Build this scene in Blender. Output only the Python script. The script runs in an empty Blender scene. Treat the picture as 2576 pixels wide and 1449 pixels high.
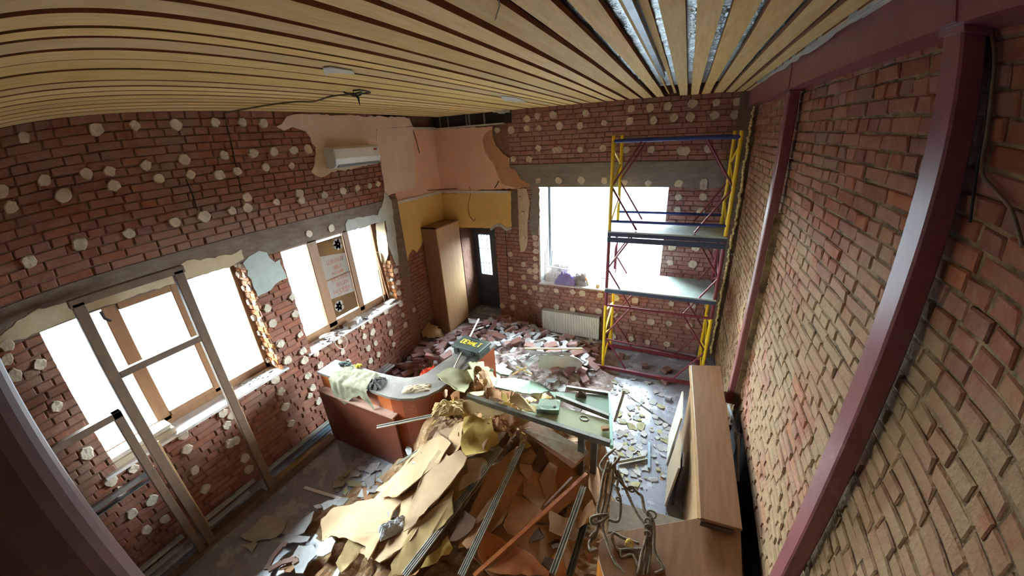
import bpy, bmesh, math, random
from mathutils import Vector, Matrix, noise
RND = random.Random(7)
SC = bpy.context.scene
COL = SC.collection
PI = math.pi

# ------------------------------------------------------------------ camera (ultra wide lens with barrel distortion)
EYE = Vector((0.0, 0.0, 3.7))
YAW, PITCH, ROLL = 0.45138462, -0.39028035, -0.05921054
TH = (1.12728598, -0.08706959, -0.32777816, 0.16055529)      # view angle as a polynomial of the image radius (1000 px)
CX, CY = 1288.0, 724.5
BASE = Matrix(((1, 0, 0), (0, 0, -1), (0, 1, 0)))
ROT = Matrix.Rotation(YAW, 3, 'Z') @ Matrix.Rotation(PITCH, 3, 'X') @ BASE @ Matrix.Rotation(ROLL, 3, 'Z')
cam_data = bpy.data.cameras.new('camera')
cam = bpy.data.objects.new('camera', cam_data)
COL.objects.link(cam)
cam.matrix_world = Matrix.Translation(EYE) @ ROT.to_4x4()
cam_data.type = 'PANO'
cam_data.panorama_type = 'FISHEYE_LENS_POLYNOMIAL'
SW = 36.0
cam_data.sensor_width = SW
cam_data.sensor_height = SW * 1449 / 2576
cam_data.sensor_fit = 'HORIZONTAL'
kk = 2576 / 1000.0 / SW
cam_data.fisheye_fov = PI
cam_data.fisheye_polynomial_k0 = 0.0
cam_data.fisheye_polynomial_k1 = -TH[0] * kk
cam_data.fisheye_polynomial_k2 = -TH[1] * kk ** 2
cam_data.fisheye_polynomial_k3 = -TH[2] * kk ** 3
cam_data.fisheye_polynomial_k4 = -TH[3] * kk ** 4
cam_data.clip_start = 0.02
SC.camera = cam

# ------------------------------------------------------------------ world, lights, exposure
SC.view_settings.view_transform = 'Standard'
SC.view_settings.look = 'None'
SC.view_settings.gamma = 1.0
SC.view_settings.use_curve_mapping = False
SC.view_settings.exposure = 1.75
SC.cycles.use_denoising = True
SC.cycles.max_bounces = 10
SC.cycles.diffuse_bounces = 6
SC.cycles.glossy_bounces = 3
SC.cycles.transparent_max_bounces = 12
SC.cycles.caustics_reflective = False
SC.cycles.caustics_refractive = False
SC.cycles.sample_clamp_indirect = 8.0
world = bpy.data.worlds.new('world')
SC.world = world
world.use_nodes = True
bg = world.node_tree.nodes['Background']
bg.inputs['Color'].default_value = (0.80, 0.92, 1.0, 1)
bg.inputs['Strength'].default_value = 34.0
for nm, loc, rot, sx, sy in (('portal_left', (-4.62, 1.25, 1.93), (0, PI / 2 * -1, 0), 1.45, 1.8),
                             ('portal_left', (-4.62, 3.45, 1.93), (0, PI / 2 * -1, 0), 1.45, 1.8),
                             ('portal_back', (-1.2, 6.78, 2.0), (PI / 2 * -1, 0, 0), 2.1, 1.85)):
    ld = bpy.data.lights.new(nm, 'AREA')
    ld.shape = 'RECTANGLE'; ld.size = sx; ld.size_y = sy
    ld.cycles.is_portal = True
    lo = bpy.data.objects.new(nm, ld); lo.location = loc; lo.rotation_euler = rot
    COL.objects.link(lo)

# ------------------------------------------------------------------ pixel of the 2576x1449 frame -> line of sight -> point on a plane of the room
def ray(px, py):
    x, y = (px - CX) / 1000.0, -(py - CY) / 1000.0
    r = math.hypot(x, y) + 1e-12
    t = TH[0] * r + TH[1] * r ** 2 + TH[2] * r ** 3 + TH[3] * r ** 4
    s = math.sin(t) / r
    return ROT @ Vector((x * s, y * s, -math.cos(t)))
def atX(px, py, X): d = ray(px, py); return EYE + d * ((X - EYE.x) / d.x)
def atY(px, py, Y): d = ray(px, py); return EYE + d * ((Y - EYE.y) / d.y)
def atZ(px, py, Z): d = ray(px, py); return EYE + d * ((Z - EYE.z) / d.z)
def pix(p):
    d = ROT.transposed() @ (Vector(p) - EYE)
    n = d.length
    t = math.acos(max(-1, min(1, -d.z / n)))
    r = t / TH[0]
    for _ in range(12):
        f = TH[0] * r + TH[1] * r ** 2 + TH[2] * r ** 3 + TH[3] * r ** 4 - t
        g = TH[0] + 2 * TH[1] * r + 3 * TH[2] * r * r + 4 * TH[3] * r ** 3
        r -= f / max(g, 0.15)
    h = math.hypot(d.x, d.y) + 1e-12
    return CX + 1000 * r * d.x / h, CY - 1000 * r * d.y / h
def in_frame(p, m=30):
    if (ROT.transposed() @ (Vector(p) - EYE)).z > -0.05: return False
    x, y = pix(p)
    return -m < x < 2576 + m and -m < y < 1449 + m

# ------------------------------------------------------------------ materials
MATS = {}
def mat(name, c1, c2=None, rough=0.8, scale=6.0, stretch=(1, 1, 1), bump=0.0, bscale=40.0, metal=0.0, jitter=0.0, spec=0.4,
        dust=None, dust_amt=0.0, dust_scale=2.5, rough2=None, coords='pos', detail=5.0, dust_z=None):
    """Principled material: two colours mixed by stretched noise, a third (dust) in large patches, a per-piece brightness shift, noise bump."""
    if name in MATS: return MATS[name]
    m = bpy.data.materials.new(name); m.use_nodes = True
    nt = m.node_tree; N = nt.nodes; L = nt.links
    b = N['Principled BSDF']
    b.inputs['Roughness'].default_value = rough
    b.inputs['Metallic'].default_value = metal
    b.inputs['Specular IOR Level'].default_value = spec
    if coords == 'pos':
        g = N.new('ShaderNodeNewGeometry'); src = g.outputs['Position']
    else:
        g = N.new('ShaderNodeTexCoord'); src = g.outputs['Object']
    mp = N.new('ShaderNodeMapping'); mp.inputs['Scale'].default_value = stretch
    L.new(src, mp.inputs['Vector'])
    n = N.new('ShaderNodeTexNoise'); n.inputs['Scale'].default_value = scale; n.inputs['Detail'].default_value = detail
    n.inputs['Roughness'].default_value = 0.65
    L.new(mp.outputs[0], n.inputs['Vector'])
    rp = N.new('ShaderNodeValToRGB')
    rp.color_ramp.elements[0].position = 0.35; rp.color_ramp.elements[1].position = 0.65
    rp.color_ramp.elements[0].color = (*c1, 1); rp.color_ramp.elements[1].color = (*(c2 or c1), 1)
    L.new(n.outputs['Fac'], rp.inputs['Fac'])
    out = rp.outputs['Color']
    if jitter > 0:
        oi = N.new('ShaderNodeObjectInfo'); ge = N.new('ShaderNodeNewGeometry')
        ad = N.new('ShaderNodeMath'); ad.operation = 'ADD'
        L.new(oi.outputs['Random'], ad.inputs[0]); L.new(ge.outputs['Random Per Island'], ad.inputs[1])
        fr = N.new('ShaderNodeMath'); fr.operation = 'FRACT'; L.new(ad.outputs[0], fr.inputs[0])
        mr = N.new('ShaderNodeMapRange'); mr.inputs['To Min'].default_value = 1 - jitter; mr.inputs['To Max'].default_value = 1 + jitter
        L.new(fr.outputs[0], mr.inputs['Value'])
        hs = N.new('ShaderNodeHueSaturation'); L.new(out, hs.inputs['Color']); L.new(mr.outputs[0], hs.inputs['Value'])
        f2 = N.new('ShaderNodeMath'); f2.operation = 'MULTIPLY'; f2.inputs[1].default_value = 7.31; L.new(fr.outputs[0], f2.inputs[0])
        f3 = N.new('ShaderNodeMath'); f3.operation = 'FRACT'; L.new(f2.outputs[0], f3.inputs[0])
        mr2 = N.new('ShaderNodeMapRange'); mr2.inputs['To Min'].default_value = 1 - jitter * 0.8; mr2.inputs['To Max'].default_value = 1 + jitter * 0.6
        L.new(f3.outputs[0], mr2.inputs['Value']); L.new(mr2.outputs[0], hs.inputs['Saturation'])
        out = hs.outputs['Color']
    if dust is not None:
        n2 = N.new('ShaderNodeTexNoise'); n2.inputs['Scale'].default_value = dust_scale; n2.inputs['Detail'].default_value = 7; n2.inputs['Roughness'].default_value = 0.7
        L.new(src, n2.inputs['Vector'])
        r2 = N.new('ShaderNodeValToRGB'); r2.color_ramp.elements[0].position = 0.62 - 0.3 * dust_amt; r2.color_ramp.elements[1].position = 0.80 - 0.3 * dust_amt
        fac = n2.outputs['Fac']
        if dust_z is not None:      # more dust has settled low on the wall than high up
            sx = N.new('ShaderNodeSeparateXYZ'); L.new(src, sx.inputs[0])
            mz = N.new('ShaderNodeMapRange'); mz.inputs['From Min'].default_value = dust_z[0]; mz.inputs['From Max'].default_value = dust_z[1]
            mz.inputs['To Min'].default_value = dust_z[2]; mz.inputs['To Max'].default_value = dust_z[3]
            L.new(sx.outputs['Z'], mz.inputs['Value'])
            az = N.new('ShaderNodeMath'); az.operation = 'ADD'; L.new(fac, az.inputs[0]); L.new(mz.outputs[0], az.inputs[1]); fac = az.outputs[0]
        L.new(fac, r2.inputs['Fac'])
        mx = N.new('ShaderNodeMix'); mx.data_type = 'RGBA'
        L.new(r2.outputs['Color'], mx.inputs[0]); L.new(out, mx.inputs[6]); mx.inputs[7].default_value = (*dust, 1)
        out = mx.outputs[2]
        if rough2 is not None:
            mr3 = N.new('ShaderNodeMapRange'); mr3.inputs['To Min'].default_value = rough; mr3.inputs['To Max'].default_value = rough2
            L.new(r2.outputs['Color'], mr3.inputs['Value']); L.new(mr3.outputs[0], b.inputs['Roughness'])
    L.new(out, b.inputs['Base Color'])
    if bump > 0:
        nb = N.new('ShaderNodeTexNoise'); nb.inputs['Scale'].default_value = bscale; nb.inputs['Detail'].default_value = 4
        L.new(src, nb.inputs['Vector'])
        bp = N.new('ShaderNodeBump'); bp.inputs['Strength'].default_value = bump; bp.inputs['Distance'].default_value = 0.01
        L.new(nb.outputs['Fac'], bp.inputs['Height']); L.new(bp.outputs[0], b.inputs['Normal'])
    MATS[name] = m
    return m
def S(r, g, b):       # sRGB 0-255 -> linear
    f = lambda c: (c / 12.92 if c <= 0.04045 else ((c + 0.055) / 1.055) ** 2.4)
    return (f(r / 255), f(g / 255), f(b / 255))
def glass_mat():
    m = bpy.data.materials.new('window_glass'); m.use_nodes = True
    nt = m.node_tree; nt.nodes.clear()
    o = nt.nodes.new('ShaderNodeOutputMaterial'); t = nt.nodes.new('ShaderNodeBsdfTransparent'); g = nt.nodes.new('ShaderNodeBsdfGlossy')
    t.inputs[0].default_value = (0.95, 0.98, 0.97, 1); g.inputs['Roughness'].default_value = 0.03
    fr = nt.nodes.new('ShaderNodeFresnel'); fr.inputs[0].default_value = 1.3
    mx = nt.nodes.new('ShaderNodeMixShader')
    nt.links.new(fr.outputs[0], mx.inputs[0]); nt.links.new(t.outputs[0], mx.inputs[1]); nt.links.new(g.outputs[0], mx.inputs[2])
    nt.links.new(mx.outputs[0], o.inputs[0])
    return m
M_GLASS = glass_mat()
M_BRICK_L = mat('old_maroon_brick', S(138, 84, 68), S(150, 102, 84), 0.9, 9, bump=0.5, bscale=55, jitter=0.13, dust=S(140, 112, 96), dust_amt=0.45, dust_scale=1.3)
M_BRICK_R = mat('red_brick', S(142, 84, 64), S(150, 102, 80), 0.92, 11, bump=0.7, bscale=45, jitter=0.18, dust=S(148, 122, 90), dust_amt=0.66, dust_scale=1.6, dust_z=(2.7, 3.7, 0.06, -0.12))
M_MORTAR_L = mat('dark_mortar', S(124, 88, 74), S(138, 106, 92), 0.95, 12, bump=0.6, bscale=60)
M_MORTAR_R = mat('tan_mortar', S(80, 60, 44), S(160, 136, 100), 0.95, 5, bump=0.8, bscale=70)
M_DAB = mat('plaster_adhesive', S(214, 200, 182), S(190, 174, 156), 0.95, 14, bump=0.5, bscale=60, jitter=0.08)
M_PINK = mat('pink_paint', S(232, 190, 165), S(224, 178, 152), 0.8, 2, bump=0.08)
M_PINKW = mat('pale_pink_plaster', S(226, 204, 192), S(214, 190, 176), 0.85, 3, bump=0.1)
M_YELLOW = mat('ochre_paint', S(226, 190, 120), S(216, 178, 106), 0.8, 2, bump=0.08)
M_PLASTER = mat('grey_plaster', S(196, 196, 190), S(176, 174, 166), 0.9, 6, bump=0.2)
M_BEIGEPL = mat('beige_plaster', S(206, 188, 160), S(188, 168, 138), 0.9, 5, bump=0.2)
M_CONC = mat('brown_grey_concrete', S(112, 92, 80), S(132, 116, 104), 0.95, 5, stretch=(1, 1, 3), bump=0.4, bscale=30)
M_CONC2 = mat('grey_concrete', S(128, 118, 112), S(148, 138, 130), 0.95, 5, stretch=(1, 1, 3), bump=0.4, bscale=30)
M_DARK = mat('slot_shade_and_crack', S(46, 40, 40), S(58, 50, 48), 0.95, 4)
M_STEEL = mat('maroon_primer_steel', S(124, 72, 74), S(136, 82, 84), 0.36, 7, spec=0.5, dust=S(150, 120, 112), dust_amt=0.08, dust_scale=6, bump=0.05)
M_BOARD = mat('raw_pine_board', S(238, 212, 152), S(222, 190, 124), 0.75, 3.2, stretch=(14, 1.0, 14), bump=0.15, bscale=50, jitter=0.12, dust=S(170, 130, 80), dust_amt=-0.05, dust_scale=5)
M_DECK = mat('brown_deck', S(168, 116, 80), S(144, 98, 66), 0.9, 5)
M_FOIL = mat('foil_insulation', S(236, 242, 246), S(214, 222, 230), 0.3, 9, metal=0.9, bump=1.0, bscale=45)
M_FLOOR = mat('dusty_floor', S(140, 141, 154), S(160, 161, 174), 0.2, 3, dust=S(186, 186, 194), dust_amt=0.34, dust_scale=3.4, rough2=0.6, bump=0.10, bscale=50, spec=0.6)
M_BROWNFR = mat('brown_window_frame', S(150, 112, 80), S(138, 100, 72), 0.45, 4, stretch=(6, 6, 1))
M_WHITEPL = mat('white_plastic', S(232, 234, 236), S(224, 226, 228), 0.35, 3)
M_SILL = mat('dusty_white_sill', S(222, 216, 214), S(196, 190, 188), 0.5, 12, dust=S(150, 142, 138), dust_amt=0.1, dust_scale=9)

# ------------------------------------------------------------------ object helpers
def link(name, me, parent=None, m=None):
    o = bpy.data.objects.new(name, me)
    COL.objects.link(o)
    if m is not None and not me.materials: me.materials.append(m)
    if parent is not None: o.parent = parent
    return o
def tag(o, label, cat, group=None):
    o['label'] = label; o['category'] = cat
    if group: o['group'] = group
    return o
def thing(name, label, cat, loc, group=None):
    o = bpy.data.objects.new(name, None); COL.objects.link(o)
    o.empty_display_size = 0.1
    o.location = loc
    return tag(o, label, cat, group)
def struct(o): o['kind'] = 'structure'; return o
def world_loc(o):
    v = Vector(o.location)
    while o.parent: o = o.parent; v += Vector(o.location)
    return v
class MB:
    """collects boxes, prisms and tubes given in room coordinates; build() makes ONE mesh object of them"""
    def __init__(s): s.v = []; s.f = []
    def add(s, vs, fs):
        k = len(s.v); s.v += [Vector(p) for p in vs]; s.f += [tuple(i + k for i in f) for f in fs]; return s
    def box(s, lo, hi):
        (a, b, c), (d, e, f) = lo, hi
        return s.add([(a, b, c), (d, b, c), (d, e, c), (a, e, c), (a, b, f), (d, b, f), (d, e, f), (a, e, f)],
                     [(3, 2, 1, 0), (4, 5, 6, 7), (0, 1, 5, 4), (1, 2, 6, 5), (2, 3, 7, 6), (3, 0, 4, 7)])
    def obox(s, c, size, M):      # oriented box: centre, full size, 3x3 matrix
        c = Vector(c); h = [x / 2 for x in size]
        vs = [c + M @ Vector((sx * h[0], sy * h[1], sz * h[2])) for sz in (-1, 1) for sx, sy in ((-1, -1), (1, -1), (1, 1), (-1, 1))]
        return s.add(vs, [(3, 2, 1, 0), (4, 5, 6, 7), (0, 1, 5, 4), (1, 2, 6, 5), (2, 3, 7, 6), (3, 0, 4, 7)])
    def bar(s, a, b, w, t=None, up=(0, 0, 1)):   # rectangular bar from a to b
        a, b = Vector(a), Vector(b); d = b - a; n = d.normalized()
        u = Vector(up)
        if abs(n.dot(u)) > 0.97: u = Vector((1, 0, 0))
        x = n.cross(u).normalized(); y = x.cross(n).normalized()
        return s.obox((a + b) / 2, (d.length, w, t or w), Matrix((n, x, y)).transposed())
    def tube(s, pts, r, n=8, cap=True):
        pts = [Vector(p) for p in pts]
        rs = r if isinstance(r, (list, tuple)) else [r] * len(pts)
        k = len(s.v); prev = None
        for i, p in enumerate(pts):
            d = (pts[min(i + 1, len(pts) - 1)] - pts[max(i - 1, 0)]).normalized()
            if prev is None:
                x = d.orthogonal().normalized()
            else:
                x = (prev - d * prev.dot(d))
                x = x.normalized() if x.length > 1e-6 else d.orthogonal().normalized()
            y = d.cross(x); prev = x
            for j in range(n):
                a = 2 * PI * j / n
                s.v.append(p + (x * math.cos(a) + y * math.sin(a)) * rs[i])
        for i in range(len(pts) - 1):
            for j in range(n):
                s.f.append((k + i * n + j, k + i * n + (j + 1) % n, k + (i + 1) * n + (j + 1) % n, k + (i + 1) * n + j))
        if cap:
            s.f.append(tuple(k + j for j in range(n))[::-1]); e = k + (len(pts) - 1) * n
            s.f.append(tuple(e + j for j in range(n)))
        return s
    def prism(s, poly, off):      # polygon of 3-D points extruded by vector off
        k = len(poly); off = Vector(off); P = [Vector(p) for p in poly]
        return s.add(P + [p + off for p in P], [tuple(range(k))[::-1], tuple(range(k, 2 * k))] + [(i, (i + 1) % k, (i + 1) % k + k, i + k) for i in range(k)])
    def build(s, name, m, parent=None, bevel=0.0, smooth=False, org=None, side=None):
        base = world_loc(parent) if parent is not None else Vector((0, 0, 0))
        loc = Vector((0, 0, 0))
        if org == 'c':
            lo = [min(p[i] for p in s.v) for i in range(3)]; hi = [max(p[i] for p in s.v) for i in range(3)]
            loc = Vector(((lo[0] + hi[0]) / 2, (lo[1] + hi[1]) / 2, lo[2])) - base
        me = bpy.data.meshes.new(name)
        me.from_pydata([p - base - loc for p in s.v], [], s.f)
        bm = bmesh.new(); bm.from_mesh(me)
        bmesh.ops.recalc_face_normals(bm, faces=bm.faces)
        if bevel > 0:
            bmesh.ops.bevel(bm, geom=list(bm.edges), offset=bevel, segments=1, affect='EDGES')
        if smooth:
            for f in bm.faces: f.smooth = True
        if side is not None:
            for f in bm.faces:
                if abs(f.normal.z) < 0.6: f.material_index = 1
        bm.to_mesh(me); bm.free()
        o = link(name, me, parent, m); o.location = loc
        if side is not None: me.materials.append(side)
        return o
def ragged(poly, amp=0.012, step=0.06, seed=1):
    """subdivide a closed polygon of 2-D/3-D points and shake the new points: a torn or broken edge"""
    r = random.Random(seed); out = []
    n = len(poly); P = [Vector(p) for p in poly]
    for i in range(n):
        a, b = P[i], P[(i + 1) % n]; d = b - a
        k = max(1, int(d.length / step))
        for j in range(k):
            q = a + d * (j / k)
            if k > 1 or True:
                q = q + Vector([r.uniform(-amp, amp) if abs(c) >= 0 else 0 for c in range(len(q))])
            out.append(q)
    return out
def flat_prism(pts, plane_axis, value, thick, name, m, parent=None, amp=0.012, step=0.05, seed=1):
    """a plate with a broken outline lying in the wall plane axis=value, thick (signed) proud of it"""
    P = [Vector(p) for p in pts]
    for p in P: p[plane_axis] = value
    R = ragged(P, amp, step, seed)
    for p in R: p[plane_axis] = value
    off = Vector((0, 0, 0)); off[plane_axis] = thick
    return MB().prism(R, off).build(name, m, parent)

XL, YB, XR, HC = -4.34, 6.2, 0.85, 4.2        # left wall, back wall, right wall, ceiling underside
XN, YN = -4.50, 4.73                          # the left wall steps back a little behind YN

# ------------------------------------------------------------------ bricks
def brick_proto(w, h, d, seed, rough):
    r = random.Random(seed); j = lambda a: r.uniform(-a, a)
    b = 0.006
    pts = []
    for x, z in ((-w / 2, -h / 2), (w / 2, -h / 2), (w / 2, h / 2), (-w / 2, h / 2)):
        pts.append((x + j(rough) , 0.0, z + j(rough)))
    outer = [Vector((p[0], -b - abs(j(rough)), p[2])) for p in pts]
    front = [Vector((p[0] * (1 - 2 * b / w) + j(rough * .5), j(rough * .6), p[2] * (1 - 2.2 * b / h))) for p in pts]
    back = [Vector((p[0], -d, p[2])) for p in pts]
    vs = front + outer + back
    fs = [(0, 1, 2, 3)] + [(4 + i, 4 + (i + 1) % 4, (i + 1) % 4, i) for i in range(4)] + [(8 + i, 8 + (i + 1) % 4, 4 + (i + 1) % 4, 4 + i) for i in range(4)]
    return vs, fs
BRICK_MESH = {}
def brick_meshes(kind, rough, m):
    key = (kind, m.name)
    if key not in BRICK_MESH:
        L = []
        w = {'stretcher': 0.25, 'header': 0.12}[kind]
        for i in range(6):
            vs, fs = brick_proto(w, 0.066, 0.03, i * 3 + len(kind), rough)
            me = bpy.data.meshes.new('brick'); me.from_pydata(vs, [], fs); me.materials.append(m)
            L.append((me, vs, fs, w))
        BRICK_MESH[key] = L
    return BRICK_MESH[key]
def brick_wall(parent, u_axis, axis, value, inward, u0, u1, z0, z1, holes, m, rough, depth_j, seed, limit=300):
    """courses of real bricks on a wall plane: the LIMIT nearest in view are objects, the rest one joined part"""
    r = random.Random(seed); P = []
    U = Vector((0, 0, 0)); U[u_axis] = 1; Nn = Vector((0, 0, 0)); Nn[axis] = inward; Z = Vector((0, 0, 1))
    if U.cross(Nn).dot(Z) < 0: U = -U
    Rm = Matrix((U, Nn, Z)).transposed()
    row = 0; z = z0 + 0.0375
    while z < z1 - 0.02:
        kind0 = 'header' if row % 2 else 'stretcher'
        u = u0 - r.uniform(0, 0.25) if kind0 == 'stretcher' else u0 - r.uniform(0.0, 0.12)
        while u < u1:
            kind = kind0 if r.random() < 0.82 else ('header' if kind0 == 'stretcher' else 'stretcher')
            w = 0.25 if kind == 'stretcher' else 0.12
            a, b = max(u, u0), min(u + w, u1)
            segs = [(a, b)]
            for (ha, hb, hz0, hz1) in holes:
                if hz0 < z < hz1:
                    ns = []
                    for (p, q) in segs:
                        if q <= ha or p >= hb: ns.append((p, q)); continue
                        if p < ha: ns.append((p, ha))
                        if q > hb: ns.append((hb, q))
                    segs = ns
            for (p, q) in segs:
                if q - p > 0.03: P.append(((p + q) / 2, z, q - p, kind))
            u += w + 0.011 + r.uniform(-0.002, 0.006)
        z += 0.0752; row += 1
    recs = []
    for (uc, zc, wd, kind) in P:
        c = Vector((0, 0, zc + r.uniform(-0.003, 0.003))); c[u_axis] = uc; c[axis] = value
        c += Nn * r.uniform(-depth_j, depth_j)
        me, vs, fs, w = r.choice(brick_meshes(kind, rough, m))
        if wd < 0.17: 
            me, vs, fs, w = r.choice(brick_meshes('header', rough, m))
        rot = Matrix.Rotation(r.uniform(-0.012, 0.012), 3, 'Y') @ Matrix.Rotation(r.uniform(-0.02, 0.02), 3, 'Z')
        recs.append(((c - EYE).length, in_frame(c), c, me, vs, fs, wd / w, rot))
    recs.sort(key=lambda t: (not t[1], t[0]))
    joined = MB()
    for i, (dist, vis, c, me, vs, fs, sx, rot) in enumerate(recs):
        Mx = Rm @ rot @ Matrix.Diagonal((sx, 1, 1))
        if i < limit and vis:
            o = bpy.data.objects.new('brick', me); COL.objects.link(o); o.parent = parent
            o.matrix_local = Matrix.Translation(c - world_loc(parent)) @ Mx.to_4x4()
        else:
            joined.add([c + Mx @ v for v in vs], fs)
    if joined.v:
        o = joined.build('brick_courses', m, parent); o['kind'] = 'stuff'
    return recs

DAB = []
def dab_meshes():
    if not DAB:
        for s in range(8):
            r = random.Random(100 + s); n = 12
            A, B = [], []
            for i in range(n):
                a = 2 * PI * i / n
                ra = 1.0 + r.uniform(-0.16, 0.16); rb = ra * r.uniform(0.82, 0.93)
                A.append(Vector((math.cos(a) * ra, 0, math.sin(a) * ra))); B.append(Vector((math.cos(a) * rb, 1 + r.uniform(-.2, .2), math.sin(a) * rb)))
            vs = A + B + [Vector((0, 0.9, 0))]
            fs = [(i, (i + 1) % n, n + (i + 1) % n, n + i) for i in range(n)] + [(n + i, n + (i + 1) % n, 2 * n) for i in range(n)]
            me = bpy.data.meshes.new('plaster_dab'); me.from_pydata(vs, [], fs); me.materials.append(M_DAB)
            DAB.append(me)
    return DAB
def dab(parent, p, axis, inward, rad, r):
    me = r.choice(dab_meshes())
    Nn = Vector((0, 0, 0)); Nn[axis] = inward; Z = Vector((0, 0, 1)); U = Nn.cross(Z)
    Rm = Matrix((U, Nn, Z)).transposed() @ Matrix.Rotation(r.uniform(0, 6.28), 3, 'Y')
    o = bpy.data.objects.new('plaster_dab', me); COL.objects.link(o); o.parent = parent
    k = rad * r.uniform(0.88, 1.12)
    o.matrix_local = Matrix.Translation(Vector(p) - world_loc(parent)) @ (Rm @ Matrix.Diagonal((k, r.uniform(0.012, 0.024), k * r.uniform(0.9, 1.15)))).to_4x4()
    return o
# ================================================================== the room
FL = struct(MB().box((-5.2, -3.4, -0.12), (1.3, 7.0, 0.0)).build('floor', M_FLOOR))
# ---- left wall (two windows), stepping back behind YN
W1 = (0.37, 2.127, 1.20, 2.645); W2 = (2.565, 4.338, 1.20, 2.640)
b = MB(); t0, t1 = -4.85, XL - 0.014
b.box((t0, -3.4, 0), (t1, W1[0], HC + 0.2)); b.box((t0, W1[0], 0), (t1, W1[1], W1[2])); b.box((t0, W1[0], W1[3]), (t1, W1[1], HC + 0.2))
b.box((t0, W1[1], 0), (t1, W2[0], HC + 0.2)); b.box((t0, W2[0], 0), (t1, W2[1], W2[2])); b.box((t0, W2[0], W2[3]), (t1, W2[1], HC + 0.2))
b.box((t0, W2[1], 0), (t1, YN, HC + 0.2)); b.box((t0 - 0.2, YN, 0), (XN, YB + 0.6, HC + 0.2))
WL = struct(b.build('wall_left', M_MORTAR_L))
brick_wall(WL, 1, 0, XL, 1, -0.45, 4.52, 0.0, HC, [W1, W2, (-0.6, 4.45, 2.645, 2.93)], M_BRICK_L, 0.003, 0.004, 11)
brick_wall(WL, 1, 0, XN + 0.012, 1, YN, YB - 0.02, 0.0, 1.9, [], M_BRICK_L, 0.003, 0.003, 12, limit=20)
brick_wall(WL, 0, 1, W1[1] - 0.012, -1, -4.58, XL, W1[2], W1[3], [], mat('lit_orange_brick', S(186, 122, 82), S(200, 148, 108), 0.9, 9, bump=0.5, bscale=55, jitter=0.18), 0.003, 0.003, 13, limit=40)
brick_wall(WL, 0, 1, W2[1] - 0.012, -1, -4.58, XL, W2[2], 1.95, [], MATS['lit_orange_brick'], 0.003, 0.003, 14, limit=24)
MB().box((XL - 0.02, -0.6, 2.645), (XL + 0.006, 4.45, 2.93)).build('lintel', M_CONC, WL)
# broken plaster left on the wall, traced on the wall plane
def Lp(pts): return [atX(x, y, XL) for x, y in pts]
flat_prism(Lp([(693, 318), (706, 310), (718, 292), (735, 288), (840, 290), (1027, 296), (1037, 318), (946, 326), (944, 378), (900, 372), (795, 374), (782, 362), (778, 345), (765, 328), (735, 321), (715, 327)]), 0, XL, 0.014, 'plaster_patch', M_PINKW, WL, 0.012, 0.06, 3)
flat_prism(Lp([(793, 372), (944, 378), (930, 412), (905, 420), (868, 428), (850, 426), (826, 440), (800, 446), (782, 430), (792, 400)]), 0, XL, 0.010, 'plaster_patch', M_BEIGEPL, WL, 0.014, 0.05, 4)
flat_prism(Lp([(946, 326), (1037, 318), (1042, 470), (975, 492), (966, 478), (952, 380), (944, 378)]), 0, XL, 0.016, 'plaster_patch', M_PINKW, WL, 0.006, 0.08, 5)
flat_prism(Lp([(966, 480), (975, 494), (984, 506), (990, 560), (1001, 640), (1003, 668), (994, 668), (985, 640), (977, 620), (968, 556), (870, 583), (866, 566), (872, 552), (905, 546), (948, 540), (962, 512)]), 0, XL, 0.014, 'plaster_patch', M_PLASTER, WL, 0.012, 0.05, 6)
flat_prism(Lp([(612, 662), (624, 645), (634, 638), (652, 628), (668, 634), (676, 650), (692, 662), (700, 652), (712, 676), (722, 698), (702, 706), (690, 714), (682, 730), (668, 739), (646, 744)]), 0, XL, 0.012, 'plaster_patch', mat('blue_grey_plaster', S(188, 196, 192), S(170, 180, 176), 0.9, 6, bump=0.2), WL, 0.012, 0.05, 7)
flat_prism(Lp([(-60, 880), (0, 842), (30, 820), (60, 798), (95, 778), (130, 768), (165, 762), (300, 715), (400, 683), (440, 668), (470, 657), (520, 650), (580, 640), (606, 626), (614, 650), (573, 672), (459, 706), (300, 757), (104, 834), (60, 850), (20, 862), (-40, 900)]), 0, XL, 0.012, 'plaster_patch', M_BEIGEPL, WL, 0.010, 0.05, 8)
# dark leftover of a removed stud beside the corner, and the stepped back plaster behind it
MB().box((XL - 0.02, 4.50, 1.55), (XL + 0.004, YN, 2.93)).build('bare_strip', M_CONC, WL)
PK = [Vector((XN, YN, 2.84)), Vector((XN, YB, 2.84)), Vector((XN, YB, 4.02)), Vector((XN, YN, 4.02))]
MB().prism(PK, (0.03, 0, 0)).build('painted_plaster', M_PINK, WL)
r_ = random.Random(5)
yl = [atX(x, y, XN) for x, y in ((1008, 668), (1022, 660), (1026, 640), (1036, 626), (1046, 634), (1054, 622), (1064, 600))]
PY = [Vector((XN, YN, 2.80)), Vector((XN, YN, 1.72))] + [Vector((XN, p.y, p.z)) for p in yl if p.y > YN] + [Vector((XN, YB, 1.95)), Vector((XN, YB, 2.80))]
MB().prism(PY, (0.03, 0, 0)).build('painted_plaster', M_YELLOW, WL)
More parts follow.
